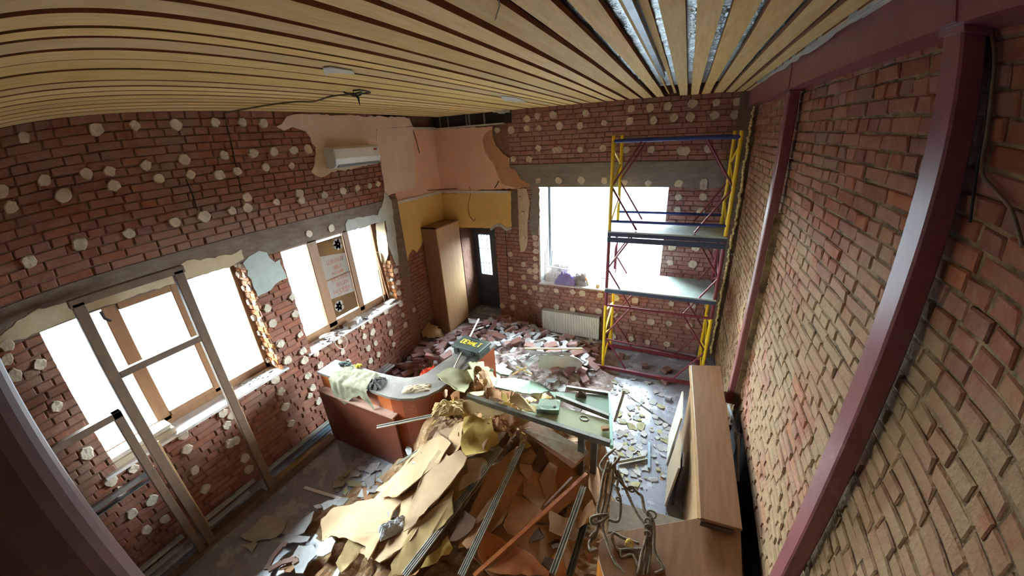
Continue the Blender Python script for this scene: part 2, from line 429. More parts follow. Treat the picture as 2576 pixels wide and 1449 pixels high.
# ---- back wall: door recess and big window
DX = (-4.14, -3.32, 2.10); W3 = (-2.36, -0.19, 1.06, 2.91)
b = MB(); t0, t1 = YB + 0.014, YB + 0.62
b.box((XN - 0.4, t0, DX[2]), (DX[1], t1, HC + 0.2)); b.box((XN - 0.4, t0, 0), (DX[0], t1, DX[2]))
b.box((DX[1], t0, 0), (W3[0], t1, HC + 0.2)); b.box((W3[0], t0, 0), (W3[1], t1, W3[2])); b.box((W3[0], t0, W3[3]), (W3[1], t1, HC + 0.2)); b.box((W3[1], t0, 0), (XR + 0.4, t1, HC + 0.2))
WB = struct(b.build('wall_back', M_MORTAR_L))
M_BRICK_B = mat('dusty_maroon_brick', S(150, 104, 98), S(164, 122, 114), 0.9, 9, bump=0.5, bscale=55, jitter=0.11, dust=S(168, 146, 138), dust_amt=0.36, dust_scale=1.2)
brick_wall(WB, 0, 1, YB, -1, DX[1], 0.62, 0.0, HC, [W3, (-3.0, 0.63, 2.91, 3.30), (-3.32, -2.9, 2.82, 4.2)], M_BRICK_B, 0.003, 0.004, 21)
MB().box((-3.0, YB - 0.005, 2.91), (0.62, YB + 0.03, 3.30)).build('lintel', M_CONC2, WB)
MB().box((0.62, YB - 0.03, 0.0), (XR, YB + 0.03, HC)).build('corner_render', M_CONC, WB)
def Bp(pts): return [atY(x, y, YB) for x, y in pts]
flat_prism(Bp([(1090, 326), (1238, 318), (1239, 345), (1248, 366), (1266, 386), (1281, 397), (1283, 420), (1296, 428), (1312, 450), (1338, 467), (1290, 474), (1200, 478), (1092, 484)]), 1, YB, -0.018, 'painted_plaster', M_PINK, WB, 0.010, 0.06, 9)
flat_prism(Bp([(1238, 326), (1222, 336), (1214, 352), (1222, 385), (1240, 408), (1250, 430), (1262, 462), (1300, 472), (1338, 467), (1312, 450), (1296, 428), (1283, 420), (1281, 397), (1266, 386), (1248, 366), (1239, 345)]), 1, YB - 0.018, -0.005, 'torn_paper', mat('torn_tan_paper', S(196, 148, 112), S(180, 132, 98), 0.9, 5), WB, 0.012, 0.06, 10)
flat_prism(Bp([(1092, 488), (1286, 480), (1287, 570), (1276, 573), (1262, 562), (1246, 563), (1234, 573), (1150, 572), (1090, 640)]), 1, YB, -0.018, 'painted_plaster', M_YELLOW, WB, 0.008, 0.07, 11)
flat_prism(Bp([(1234, 573), (1246, 563), (1262, 562), (1276, 573), (1287, 570), (1287, 576), (1274, 581), (1260, 569), (1247, 570), (1236, 580)]), 1, YB, -0.028, 'broken_edge', M_PLASTER, WB, 0.006, 0.04, 12)
flat_prism(Bp([(1303, 474), (1326, 474), (1332, 505), (1328, 560), (1327, 615), (1320, 632), (1310, 634), (1307, 600)]), 1, YB, -0.020, 'plaster_strip', M_BEIGEPL, WB, 0.006, 0.05, 13)
flat_prism(Bp([(1287, 482), (1302, 482), (1304, 570), (1288, 572)]), 1, YB, -0.006, 'bare_strip', M_CONC, WB, 0.004, 0.06, 14)
flat_prism(Bp([(1336, 476), (1357, 474), (1358, 560), (1350, 590), (1338, 600), (1332, 560), (1336, 520)]), 1, YB, -0.010, 'plaster_patch', M_CONC2, WB, 0.012, 0.05, 15)
# dado moulding between the two paints, on both walls of the corner
tr = struct(MB().box((XN + 0.03, YN, 2.80), (XN + 0.05, YB, 2.85)).box((XN + 0.03, YB - 0.04, 2.80), (-2.93, YB - 0.018, 2.85)).build('trim_1', mat('white_moulding', S(214, 206, 198), S(204, 194, 186), 0.6, 4)))
# dark strip painting the shade of the slot under the ceiling, drywall hangers before it
MB().box((-4.47, YB - 0.02, 4.0), (-2.82, YB + 0.03, HC)).build('slot_shade', M_DARK, WB)
for x in (-4.30, -4.12, -3.72, -3.66, -3.35):
    MB().box((x, YB - 0.045, 3.99), (x + 0.028, YB - 0.02, HC)).build('hanger', mat('dull_galvanised', S(120, 120, 122), S(140, 140, 142), 0.5, 8, metal=0.6), WB)
MB().box((XN + 0.03, YN, 3.99), (XN + 0.1, YB, 4.03)).box((XN + 0.03, YB - 0.10, 3.985), (-2.95, YB - 0.02, 4.01)).build('broken_edge', M_PLASTER, WB)
# cracks
for i, pts in enumerate((((1037, 322), (1043, 340), (1047, 352), (1055, 385)), ((1255, 455), (1250, 465), (1244, 473)))):
    MB().tube([atY(x, y, YB - 0.022) for x, y in pts] if i else [atX(x, y, XN + 0.034) for x, y in pts], 0.008, 5).build('crack', M_DARK, WB)
MB().tube([atY(x, y, YB - 0.008) for x, y in ((1270, 575), (1275, 640), (1279, 745))], 0.006, 5).build('crack', M_DARK, WB)
for pts in (((564, 285), (571, 320), (583, 365), (594, 420), (606, 480)), ((467, 450), (484, 490), (497, 530))):
    MB().tube([atX(x, y, XL + 0.002) for x, y in pts], 0.006, 5).build('crack', M_DARK, WL)
# ---- right wall: brickwork that ends on a ledge, dark void below
b = MB(); b.box((XR + 0.010, -3.4, 0.9), (XR + 0.4, YB + 0.1, HC + 0.2)); b.box((XR + 0.16, -3.4, 0), (XR + 0.4, YB + 0.1, 0.9))
WR = struct(b.build('wall_right', M_MORTAR_R))
brick_wall(WR, 1, 0, XR, -1, 0.2, YB - 0.04, 0.9, HC - 0.05, [], M_BRICK_R, 0.005, 0.0045, 31)
brick_wall(WR, 1, 0, XR, -1, 3.95, YB - 0.04, 0.1, 0.9, [], M_BRICK_R, 0.005, 0.007, 32, limit=10)
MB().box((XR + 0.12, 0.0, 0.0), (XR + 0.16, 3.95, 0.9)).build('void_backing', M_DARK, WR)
b = MB(); r_ = random.Random(3); z = 0.1
foam = [atY(x, y, YB - 0.05) for x, y in ((1898, 264), (1887, 326), (1877, 388), (1868, 443), (1853, 548), (1838, 614), (1831, 659), (1817, 729), (1803, 808), (1788, 888))]
for i in range(len(foam) - 1):
    for k in range(8):
        p = foam[i].lerp(foam[i + 1], k / 8); q = foam[i].lerp(foam[i + 1], (k + 1.25) / 8)
        w = r_.uniform(0.014, 0.026); sh = Vector((r_.uniform(-.010, .010), 0, 0))
        b.tube([p + sh, p.lerp(q, 0.5) + sh, q + sh], [w * 0.5, w, w * 0.5], 6)
b.build('foam_bead', mat('yellow_foam', S(236, 222, 166), S(220, 202, 140), 0.9, 20, bump=0.4), WR, smooth=True)
# front wall behind the camera closes the room
struct(MB().box((-5.0, -3.6, 0), (1.3, -3.4, HC + 0.2)).build('wall_front', M_CONC2))
# ---- ceiling: boards nailed under a deck, foil showing in the wider gaps
CE = struct(MB().box((-5.0, -3.6, HC + 0.16), (1.3, 7.0, HC + 0.24)).build('ceiling', M_DECK))
gaps = [(0.649, 0.675), (0.535, 0.568), (0.400, 0.433), (0.234, 0.279), (0.089, 0.135), (-0.055, -0.009), (-0.205, -0.154), (-0.295, -0.240), (-0.365, -0.316), (-0.527, -0.470),
        (-0.700, -0.655), (-0.905, -0.860), (-1.075, -1.030), (-1.24, -1.195), (-1.462, -1.425), (-1.625, -1.58), (-1.80, -1.765), (-1.935, -1.895), (-2.11, -2.08), (-2.31, -2.27), (-2.53, -2.49), (-2.83, -2.79),
        (-3.01, -2.98), (-3.18, -3.15), (-3.36, -3.33), (-3.55, -3.51), (-3.74, -3.70), (-3.92, -3.89), (-4.12, -4.08)]
edges = [0.72] + [e for g in gaps for e in (g[1], g[0])] + [-4.335]
r_ = random.Random(17)
for i in range(0, len(edges) - 1, 2):
    xa, xb = edges[i + 1], edges[i]
    z = HC + (0.035 if abs(xa + 0.2400 + 0.0) < 0.08 and xb < -0.19 else 0.0) + r_.uniform(-0.003, 0.004)
    y0, y1 = -3.35, YB + 0.0
    th_ = 0.028 if xb > -0.72 else 0.085
    n = 9; vs = []; fs = []
    for k in range(n + 1):
        y = y0 + (y1 - y0) * k / n
        wa, wb = r_.uniform(-.005, .005), r_.uniform(-.005, .005)
        vs += [(xa + wa, y, z), (xb + wb, y, z), (xb + wb, y, z + th_), (xa + wa, y, z + th_)]
    for k in range(n):
        for j in range(4): fs.append((k * 4 + j, k * 4 + (j + 1) % 4, (k + 1) * 4 + (j + 1) % 4, (k + 1) * 4 + j))
    MB().add(vs, fs).build('board', M_BOARD, CE, side=M_DECK)
# foil
vs = []; fs = []; nx, ny = 60, 150; r_ = random.Random(4)
for i in range(nx + 1):
    for j in range(ny + 1):
        x = -0.74 + 1.40 * i / nx; y = 0.3 + 5.0 * j / ny
        vs.append((x, y, HC + 0.052 + 0.010 * noise.noise(Vector((x * 9, y * 30, 0))) + 0.014 * noise.noise(Vector((x * 3, y * 7, 5)))))
for i in range(nx):
    for j in range(ny):
        k = i * (ny + 1) + j; fs.append((k, k + 1, k + ny + 2, k + ny + 1))
MB().add(vs, fs).build('foil_sheet', M_FOIL, CE)
MB().box((-0.285, 0.4, HC + 0.004), (-0.25, 4.15, HC + 0.03)).build('metal_profile', mat('steel_profile', S(120, 124, 132), S(150, 154, 160), 0.35, 8, metal=0.85), CE)
pl = [(0.675, 0.5), (0.715, 0.5), (0.735, 1.3), (0.70, 1.7), (0.735, 2.1), (0.70, 2.6), (0.73, 3.0), (0.70, 3.5), (0.72, 4.1), (0.69, 4.4), (0.71, 5.0), (0.675, 5.2)]
MB().prism(ragged([Vector((x, y, 0)) for x, y in pl], 0.008, 0.08, 8), (0, 0, 0.03)).build('plaster_strip', M_PLASTER, CE)
for o in CE.children:
    if o.name.startswith('plaster_strip'): o.location.z = HC - 0.012
# ---- steel beam and columns on the right
t = thing('steel_beam', 'long maroon steel beam under the ceiling along the brick wall', 'beam', (0.78, 2.8, 4.0))
b = MB(); b.box((0.72, -3.3, 4.024), (0.742, YB - 0.05, 4.214)).box((0.72, -3.3, 4.005), (0.855, YB - 0.05, 4.024)).box((0.72, -3.3, 4.214), (0.855, YB - 0.05, 4.232))
b.build('web', M_STEEL, t)
for y in (3.80, 1.52):
    MB().box((0.714, y - 0.05, 4.01), (0.72, y + 0.06, 4.23)).build('splice_plate', M_STEEL, t)
for nm, y0, y1, zb, lb in (('steel_column', 3.82, 3.93, 0.90, 'maroon steel column on the brick wall, the far one near the scaffold'), ('steel_column', 1.475, 1.60, 0.0, 'thick maroon steel column in front of the near brick wall, cables beside it')):
    t = thing(nm, lb, 'column', (0.78, (y0 + y1) / 2, zb))
    MB().box((0.74, y0, zb), (0.822, y1, 4.0)).build('shaft', M_STEEL, t, bevel=0.008)
    MB().box((0.735, y0 - 0.02, 3.985), (0.83, y1 + 0.02, 4.004)).build('cap_plate', M_STEEL, t)
    if zb > 0: MB().box((0.795, y0 - 0.02, zb), (0.86, y0 + 0.02, 3.0)).build('mortar_fill', M_MORTAR_R, t)
    MB().box((0.70, y0 - 0.04, zb), (0.84, y1 + 0.04, zb + 0.012)).build('base_plate', M_STEEL, t)
# ledge that carries the wall and the far column
struct(MB().box((0.86, 0.0, 0.86), (XR + 0.3, YB, 0.90)).build('trim_2', M_CONC))
# ---- windows of the left wall
def pane(name, lo, hi, parent): return MB().box(lo, hi).build(name, M_GLASS, parent)
def win_bar(a, b_, parent, m, nm='frame_bar'): return MB().box(a, b_).build(nm, m, parent, bevel=0.006)
w = bpy.data.objects.new('window_1', None); COL.objects.link(w); w.location = (-4.6, 1.25, 1.2); struct(w)
xa, xb = -4.65, -4.575
for (ya, yb, za, zb) in ((0.30, 0.375, 1.2, 2.66), (2.07, 2.13, 1.2, 2.66), (0.30, 2.13, 2.595, 2.67), (0.30, 2.13, 1.195, 1.30), (0.875, 1.00, 1.25, 2.62), (1.46, 1.60, 1.25, 2.62)):
    win_bar((xa, ya, za), (xb, yb, zb), w, M_BROWNFR)
for (ya, yb, za, zb) in ((1.0, 1.46, 2.525, 2.6), (1.0, 1.46, 1.28, 1.34)):
    win_bar((xa + 0.01, ya, za), (xb + 0.012, yb, zb), w, M_BROWNFR, 'sash_rail')
for (ya, yb) in ((0.375, 0.875), (1.0, 1.46), (1.60, 2.07)):
    pane('pane', (-4.617, ya, 1.29), (-4.611, yb, 2.60), w)
MB().box((-4.575, 0.25, 1.175), (XL + 0.035, 2.20, 1.205)).build('sill', M_SILL, w, bevel=0.004)
MB().tube([(-4.565, 0.86, 2.57), (-4.55, 0.865, 2.50), (-4.54, 0.90, 2.46)], 0.012, 6).build('handle', M_DARK, w)
w = bpy.data.objects.new('window_2', None); COL.objects.link(w); w.location = (-4.6, 3.45, 1.2); struct(w)
for (ya, yb, za, zb) in ((2.49, 2.56, 1.2, 2.66), (4.28, 4.35, 1.2, 2.66), (2.49, 4.35, 2.565, 2.66), (2.49, 4.35, 1.195, 1.325), (3.09, 3.24, 1.25, 2.6), (3.70, 3.80, 1.25, 2.6)):
    win_bar((xa, ya, za), (xb, yb, zb), w, M_BROWNFR)
win_bar((xa + 0.02, 3.24, 1.945), (xb - 0.01, 3.70, 1.96), w, M_BROWNFR, 'glazing_bar')
for (ya, yb) in ((2.56, 3.09), (3.24, 3.70), (3.80, 4.28)):
    pane('pane', (-4.617, ya, 1.31), (-4.611, yb, 2.58), w)
MB().box((-4.575, 2.50, 1.175), (XL + 0.03, 4.36, 1.205)).build('sill', M_SILL, w, bevel=0.004)
flat_prism([atY(x, y, W2[1] - 0.02) for x, y in ((947, 563), (966, 556), (977, 617), (978, 640), (968, 668), (957, 650), (950, 610))], 1, W2[1] - 0.02, -0.015, 'reveal_plaster', mat('cream_plaster', S(240, 226, 196), S(230, 212, 176), 0.9, 3), w, 0.006, 0.04, 5)
# ---- the big back window
w = bpy.data.objects.new('window_3', None); COL.objects.link(w); w.location = (-1.27, 6.75, 1.06); struct(w)
ya, yb = 6.72, 6.79
M_GREYFR = mat('grey_window_frame', S(92, 100, 108), S(104, 112, 120), 0.4, 4)
for (x0, x1, z0, z1) in ((-2.45, -2.345, 1.0, 2.97), (-0.2, -0.12, 1.0, 2.97), (-2.45, -0.12, 2.90, 2.98), (-2.45, -0.12, 1.0, 1.09)):
    win_bar((x0, ya, z0), (x1, yb, z1), w, M_WHITEPL)
win_bar((-2.345, ya - 0.01, 1.08), (-2.31, yb, 2.91), w, M_GREYFR, 'sash_edge')
pane('pane', (-2.35, 6.753, 1.08), (-0.19, 6.759, 2.92), w)
MB().box((W3[0] - 0.02, YB + 0.0, 1.06), (W3[0] + 0.012, 6.74, 2.91)).build('reveal_board', M_WHITEPL, w)
MB().box((W3[0] - 0.02, YB - 0.05, 1.045), (W3[1] + 0.05, 6.74, 1.075)).build('sill', M_SILL, w, bevel=0.004)
# ---- the door in its recess
d = bpy.data.objects.new('door_1', None); COL.objects.link(d); d.location = (-3.9, 6.7, 0.1); struct(d)
M_DOOR = mat('charcoal_door', S(58, 62, 72), S(66, 70, 80), 0.5, 5)
gx0, gx1, gz0, gz1 = -4.0, -3.715, 0.91, 1.84
b = MB(); b.box((-4.38, 6.69, 0.1), (gx0, 6.74, 2.12)).box((gx1, 6.69, 0.1), (-3.32, 6.74, 2.12)).box((gx0, 6.69, 0.1), (gx1, 6.74, gz0)).box((gx0, 6.69, gz1), (gx1, 6.74, 2.12))
b.build('leaf', M_DOOR, d)
pane('pane', (gx0, 6.72, gz0), (gx1, 6.726, gz1), d)
M_IRON = mat('black_iron', S(26, 28, 32), S(34, 36, 40), 0.5, 6)
b = MB()
for k in range(1, 4): b.tube([(gx0 + (gx1 - gx0) * k / 4, 6.70, gz0), (gx0 + (gx1 - gx0) * k / 4, 6.70, gz1)], 0.006, 6)
for z in (gz0 + 0.01, 1.18, 1.52, gz1 - 0.01): b.tube([(gx0, 6.70, z), (gx1, 6.70, z)], 0.006, 6)
for zc, sg in ((gz1 - 0.1, 1), (gz0 + 0.1, -1)):
    for xc in (gx0 + 0.07, gx1 - 0.07):
        b.tube([(xc + 0.05 * (1 - k / 14) * math.cos(k * 0.75), 6.70, zc + sg * 0.055 * (1 - k / 14) * math.sin(k * 0.75)) for k in range(13)], 0.005, 5)
b.build('grille', M_IRON, d)
MB().box((-3.42, 6.66, 1.0), (-3.38, 6.69, 1.16)).build('door_handle', M_IRON, d, bevel=0.006)
MB().box((DX[0] - 0.3, 6.2, -0.02), (DX[1], 6.75, 0.10)).build('threshold', M_FLOOR, d)
MB().box((DX[0] - 0.32, 6.214, 0.1), (DX[0] - 0.26, 6.74, 2.12)).build('reveal_board', M_DOOR, d)
# ---- plaster dabs on the walls
r_ = random.Random(77)
dl = [(60, 345), (242, 326), (338, 316), (441, 314), (540, 308), (609, 307), (662, 310), (564, 390), (636, 385), (688, 381), (738, 377), (776, 376), (465, 402), (367, 416), (275, 430), (215, 436), (110, 453), (400, 450), (480, 440), (551, 441), (595, 430), (668, 420), (733, 417), (285, 467), (160, 490), (5, 480),
      (28, 522), (514, 545), (437, 558), (324, 588), (202, 615), (73, 657), (583, 530), (624, 523), (621, 497), (694, 508), (752, 487), (757, 503), (815, 490), (775, 588), (831, 575), (671, 775), (684, 814), (704, 864), (741, 790), (754, 842), (734, 747), (721, 907), (764, 907), (793, 890), (773, 945),
      (17, 867), (17, 904), (38, 944), (100, 917), (142, 1022), (218, 1142), (336, 1179), (277, 1210), (302, 1235), (381, 1259), (331, 1292), (415, 1306), (368, 1333), (461, 1095), (471, 1130), (491, 1183), (516, 1230), (560, 1039), (582, 1046), (570, 1070), (592, 1108), (579, 1115), (616, 1152), (626, 1181), (705, 984), (717, 1024), (732, 1065), (785, 975), (778, 995), (800, 1009),
      (692, 954), (706, 985), (703, 865), (722, 906), (761, 884), (804, 919), (854, 857), (861, 886), (874, 912), (912, 822), (930, 807), (937, 835), (916, 846), (944, 864), (926, 876), (951, 892), (932, 907), (969, 783), (977, 814), (983, 838), (989, 867), (1012, 792), (1019, 818), (1007, 764), (1041, 779), (995, 681), (1001, 710), (1004, 737), (940, 397), (929, 467), (950, 463), (897, 473), (863, 480)]
for x, y in dl: dab(WL, atX(x, y, XL), 0, 1, 0.052, r_)
for x, y in ((594, 664), (608, 666), (602, 690), (616, 692), (613, 724), (628, 724), (626, 761), (642, 762), (639, 799), (656, 805), (652, 838), (668, 843), (663, 873), (683, 879), (674, 905), (690, 912)):
    dab(WL, atY(x, y, W1[1] - 0.016), 1, -1, 0.038, r_)
for x, y in ((979, 705), (986, 704), (990, 722), (985, 738)): dab(WL, atY(x, y, W2[1] - 0.016), 1, -1, 0.035, r_)
dbk = [(1326, 299), (1352, 292), (1391, 289), (1474, 285), (1588, 274), (1635, 270), (1680, 267), (1251, 327), (1286, 327), (1326, 322), (1356, 322), (1407, 316), (1459, 315), (1520, 309), (1584, 305), (1644, 302), (1695, 297), (1354, 372), (1396, 377), (1407, 376), (1460, 377), (1518, 372), (1291, 400), (1331, 400), (1576, 377), (1638, 376), (1715, 380), (1354, 454), (1406, 454), (1461, 454), (1520, 454), (1571, 459), (1631, 461), (1708, 461),
       (1743, 261), (1802, 258), (1858, 256), (1736, 295), (1798, 290), (1850, 288), (1723, 380), (1783, 375), (1770, 459), (1770, 470), (1706, 496), (1769, 494), (1704, 528), (1763, 531), (1827, 501), (1697, 568), (1762, 570), (1691, 620), (1751, 623), (1805, 626), (1685, 660), (1743, 665), (1803, 669),
       (1363, 727), (1400, 731), (1441, 734), (1465, 738), (1510, 743), (1550, 749), (1598, 755), (1689, 764), (1743, 768), (1783, 770), (1400, 772), (1441, 779), (1465, 777), (1506, 783), (1545, 790), (1594, 800), (1637, 809), (1683, 813), (1734, 820), (1543, 846), (1588, 852), (1630, 861), (1679, 865),
       (1284, 639), (1286, 713), (1291, 747), (1322, 760), (1291, 774), (1264, 769), (1359, 767), (1317, 664), (1318, 697), (1333, 681), (1320, 721), (1346, 723), (1363, 729), (1334, 734), (1348, 698), (1348, 681), (1348, 668), (1346, 650), (1348, 632), (1348, 613), (1346, 597), (1285, 676)]
for x, y in dbk: dab(WB, atY(x, y, YB), 1, -1, 0.060 if y > 420 else 0.058, r_)
for x, y in ((1310, 499), (1315, 536), (1316, 564), (1318, 597)): dab(WB, atY(x, y, YB - 0.02), 1, -1, 0.042, r_)
# ================================================================== scaffold tower by the back window
M_YEL = mat('yellow_paint', S(240, 206, 40), S(226, 188, 30), 0.4, 9, dust=S(190, 170, 110), dust_amt=0.0, dust_scale=8)
M_MAR = mat('maroon_paint', S(128, 48, 62), S(112, 42, 54), 0.45, 9)
M_BLU = mat('blue_paint', S(58, 70, 150), S(48, 58, 128), 0.45, 9)
M_DECKB = mat('dusty_deck_board', S(176, 190, 184), S(156, 168, 164), 0.7, 7, dust=S(120, 116, 104), dust_amt=0.05, dust_scale=14)
M_FRAMEB = mat('dark_blue_frame', S(62, 72, 98), S(54, 62, 84), 0.5, 6)
sx0, sx1, sy0, sy1 = -0.897, 0.588, 5.20, 5.92
lv = (0.10, 1.23, 2.43, 3.63)
t = thing('scaffold_tower', 'scaffold tower of yellow, maroon and blue steel tubes with two grey decks', 'scaffold', (-0.15, 5.56, 0))
for k in range(3):
    z0, z1 = lv[k], lv[k + 1]
    m = M_MAR if k == 1 else M_YEL
    for x in (sx0, sx1):
        o = MB().tube([(x, sy0, z0), (x, sy0, z1 + (0.07 if k == 2 else 0))], 0.024, 10).build('post', m, t)
        MB().tube([(x, sy1, z0), (x, sy1, z1 + (0.07 if k == 2 else 0))], 0.024, 10).build('post', m, t)
        zz = [(sy0, z0 + 0.08), (sy1, z0 + 0.34), (sy0, z0 + 0.62), (sy1, z0 + 0.86), (sy0, z1 - 0.10)]
        for (ya, za), (yb, zb) in zip(zz, zz[1:]):
            MB().tube([(x, ya, za), (x, yb, zb)], 0.014, 8).build('rung', m, o)
for y in (sy0, sy1):
    MB().bar((-1.06, y, 0.075), (sx1 + 0.12, y, 0.075), 0.05).build('base_beam', M_MAR, t, bevel=0.005)
    for z, m in ((lv[1], M_MAR), (2.56, M_BLU), (lv[3] + 0.0, M_BLU)):
        MB().tube([(sx0, y, z), (sx1, y, z)], 0.019 if z < 3 else 0.024, 8).build('rail', m, t)
    q1, q3 = sx0 + (sx1 - sx0) * 0.25, sx0 + (sx1 - sx0) * 0.75
    for k in range(3):
        zb, zt = lv[k] + 0.02, lv[k + 1]
        zm = (zb + zt) / 2
        for a, bb in (((q1, y, zb), (sx0, y, zm)), ((q3, y, zb), (sx1, y, zm)), ((q1, y, zt), (sx0, y, zm)), ((q3, y, zt), (sx1, y, zm))):
            MB().tube([a, bb], 0.013, 8).build('brace', M_MAR, t)
MB().tube([(sx0, sy0, 0.62), (sx1, sy1, 0.12)], 0.013, 8).build('brace', M_MAR, t)
for x in (sx0, sx1):
    for y in (sy0, sy1):
        MB().tube([(x, y, 0.0), (x, y, 0.05)], [0.05, 0.04], 10).build('foot', M_MAR, t)
for z in (1.53, 2.42):
    o = MB().box((sx0 - 0.02, sy0 - 0.03, z - 0.02), (sx1 + 0.02, sy1 + 0.03, z)).build('deck', M_DECKB, t)
    for y in (sy0 - 0.03, sy1 - 0.01):
        MB().box((sx0 - 0.02, y, z - 0.075), (sx1 + 0.02, y + 0.03, z - 0.022)).build('deck_frame', M_FRAMEB, o)
    if z > 2: MB().box((sx0 - 0.02, sy0 - 0.03, z - 0.16), (sx1 + 0.02, sy0 - 0.005, z - 0.09)).build('toe_board', M_FRAMEB, o)

# ================================================================== radiator
t = thing('radiator', 'white ribbed panel radiator low on the back wall under the window', 'radiator', (-1.73, 6.1, 0.06))
M_RAD = mat('radiator_white', S(228, 226, 220), S(220, 218, 212), 0.4, 4)
x0, x1, z0, z1 = -2.30, -1.15, 0.055, 0.535
b = MB(); n = 36; vs = []
for i in range(n * 4 + 1):
    x = x0 + (x1 - x0) * i / (n * 4); y = 6.065 + (0.0, 0.0, 0.009, 0.009)[i % 4]
    vs += [(x, y, z0 + 0.01), (x, y, z1 - 0.012)]
MB().add(vs, [(2 * i, 2 * i + 2, 2 * i + 3, 2 * i + 1) for i in range(n * 4)]).build('ribbed_panel', M_RAD, t)
MB().box((x0, 6.078, z0), (x1, 6.15, z1 - 0.015)).build('body', M_RAD, t)
MB().box((x0, 6.06, z1 - 0.015), (x1, 6.155, z1)).build('top_grille', mat('radiator_grille', S(150, 146, 138), S(168, 164, 158), 0.5, 10), t)
for x in (x0, x1 - 0.004): MB().box((x, 6.06, z0), (x + 0.004, 6.155, z1 - 0.012)).build('side_cover', M_RAD, t)
MB().tube([(-1.2, 6.11, 0.06), (-1.2, 6.12, 0.0)], 0.012, 8).build('pipe', M_RAD, t)

# ================================================================== air conditioner
t = thing('air_conditioner', 'white split air conditioner unit high on the left wall', 'air conditioner', (-4.22, 3.85, 3.5))
pa = [(-4.33, 3.51), (-4.33, 3.775), (-4.20, 3.775), (-4.145, 3.745), (-4.135, 3.62), (-4.16, 3.535), (-4.22, 3.505)]
y0, y1 = 3.50, 4.32
MB().prism([(x, y0, z) for x, z in pa], (0, y1 - y0, 0)).build('casing', M_WHITEPL, t, bevel=0.006)
MB().prism([(x, y0 - 0.004, z) for x, z in pa], (0, 0.02, 0)).build('end_shade_piece', mat('ac_shadow_plastic', S(214, 216, 220), S(206, 208, 212), 0.4, 4), t)
MB().prism([(-4.138, y0 + 0.02, 3.635), (-4.132, y0 + 0.02, 3.63), (-4.143, y0 + 0.02, 3.742), (-4.149, y0 + 0.02, 3.74)], (0, y1 - y0 - 0.04, 0)).build('front_panel', M_WHITEPL, t)
MB().box((-4.20, y0 + 0.04, 3.515), (-4.15, y1 - 0.04, 3.545)).build('louvre', mat('ac_louvre', S(120, 126, 132), S(138, 142, 148), 0.4, 4), t)
MB().box((-4.140, y1 - 0.12, 3.70), (-4.128, y1 - 0.06, 3.725)).build('badge', mat('ac_badge', S(170, 80, 70), S(150, 70, 62), 0.5, 4), t, bevel=0.003)

# ================================================================== wardrobe in the corner
t = thing('wardrobe', 'tall plain beige wooden wardrobe in the far left corner by the door', 'wardrobe', (-4.28, 5.8, 0))
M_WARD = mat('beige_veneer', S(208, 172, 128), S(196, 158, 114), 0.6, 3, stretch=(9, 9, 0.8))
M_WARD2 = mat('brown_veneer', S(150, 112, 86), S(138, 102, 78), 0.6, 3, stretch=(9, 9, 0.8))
wx0, wx1, wy0, wy1, wz = -4.46, -4.10, 5.37, 6.14, 2.27
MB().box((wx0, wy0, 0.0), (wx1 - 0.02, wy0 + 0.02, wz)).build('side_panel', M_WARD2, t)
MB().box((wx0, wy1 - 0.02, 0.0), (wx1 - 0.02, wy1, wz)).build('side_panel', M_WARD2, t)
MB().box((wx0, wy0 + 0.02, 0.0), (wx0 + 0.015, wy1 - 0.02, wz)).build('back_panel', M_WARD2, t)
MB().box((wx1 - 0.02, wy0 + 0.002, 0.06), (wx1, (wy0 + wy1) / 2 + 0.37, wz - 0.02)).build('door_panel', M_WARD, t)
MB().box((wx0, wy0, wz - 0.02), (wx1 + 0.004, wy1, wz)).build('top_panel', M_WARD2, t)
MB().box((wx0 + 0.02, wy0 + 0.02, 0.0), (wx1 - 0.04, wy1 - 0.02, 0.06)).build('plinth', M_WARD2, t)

# ================================================================== brown steel frame standing off the left wall
M_RUST = mat('brown_steel', S(104, 84, 70), S(122, 98, 82), 0.55, 6, dust=S(150, 120, 96), dust_amt=0.05, dust_scale=8)
t = thing('steel_door_frame', 'brown steel door frame of box section standing before the left window', 'frame', (-4.03, 1.0, 0))
X0 = -4.06; X1 = -4.0
MB().box((X0, 0.60, 0.04), (X1, 0.685, 2.83)).build('jamb', M_RUST, t, bevel=0.004)
MB().box((X0, 1.345, 0.04), (X1, 1.425, 2.83)).build('jamb', M_RUST, t, bevel=0.004)
MB().box((X0, 0.585, 2.80), (X1, 1.44, 2.865)).build('header', M_RUST, t, bevel=0.004)
MB().box((X0, 0.685, 2.12), (X1, 1.345, 2.18)).build('crossbar', M_RUST, t, bevel=0.004)
MB().box((X0 - 0.015, -1.5, 0.0), (X1 + 0.015, 2.62, 0.04)).build('floor_channel', M_RUST, t, bevel=0.004)
for (y, z0, z1) in ((0.700, 0.2, 1.4), (1.44, 0.7, 1.5), (0.575, 0.5, 1.2)):
    MB().box((X0, y - 0.006, z0), (X0 + 0.015, y + 0.006, z1)).build('welded_strip', mat('rust_cream_foam', S(190, 158, 120), S(168, 128, 92), 0.9, 20), t)
t = thing('low_gate', 'low brown steel gate frame beside the left jamb, its bar crossing the window', 'gate', (-4.03, 0.0, 0))
MB().box((X0, 0.50, 0.05), (X1, 0.57, 1.87)).build('post', M_RUST, t, bevel=0.004)
MB().box((X0, -1.0, 1.81), (X1, 0.57, 1.87)).build('top_bar', M_RUST, t, bevel=0.004)
MB().box((X0, -1.0, 0.05), (X1, -0.94, 1.81)).build('post', M_RUST, t, bevel=0.004)
M_PROF = mat('galvanised_profile', S(150, 156, 160), S(176, 180, 184), 0.32, 10, metal=0.8, dust=S(150, 140, 126), dust_amt=0.15, dust_scale=6, rough2=0.8)
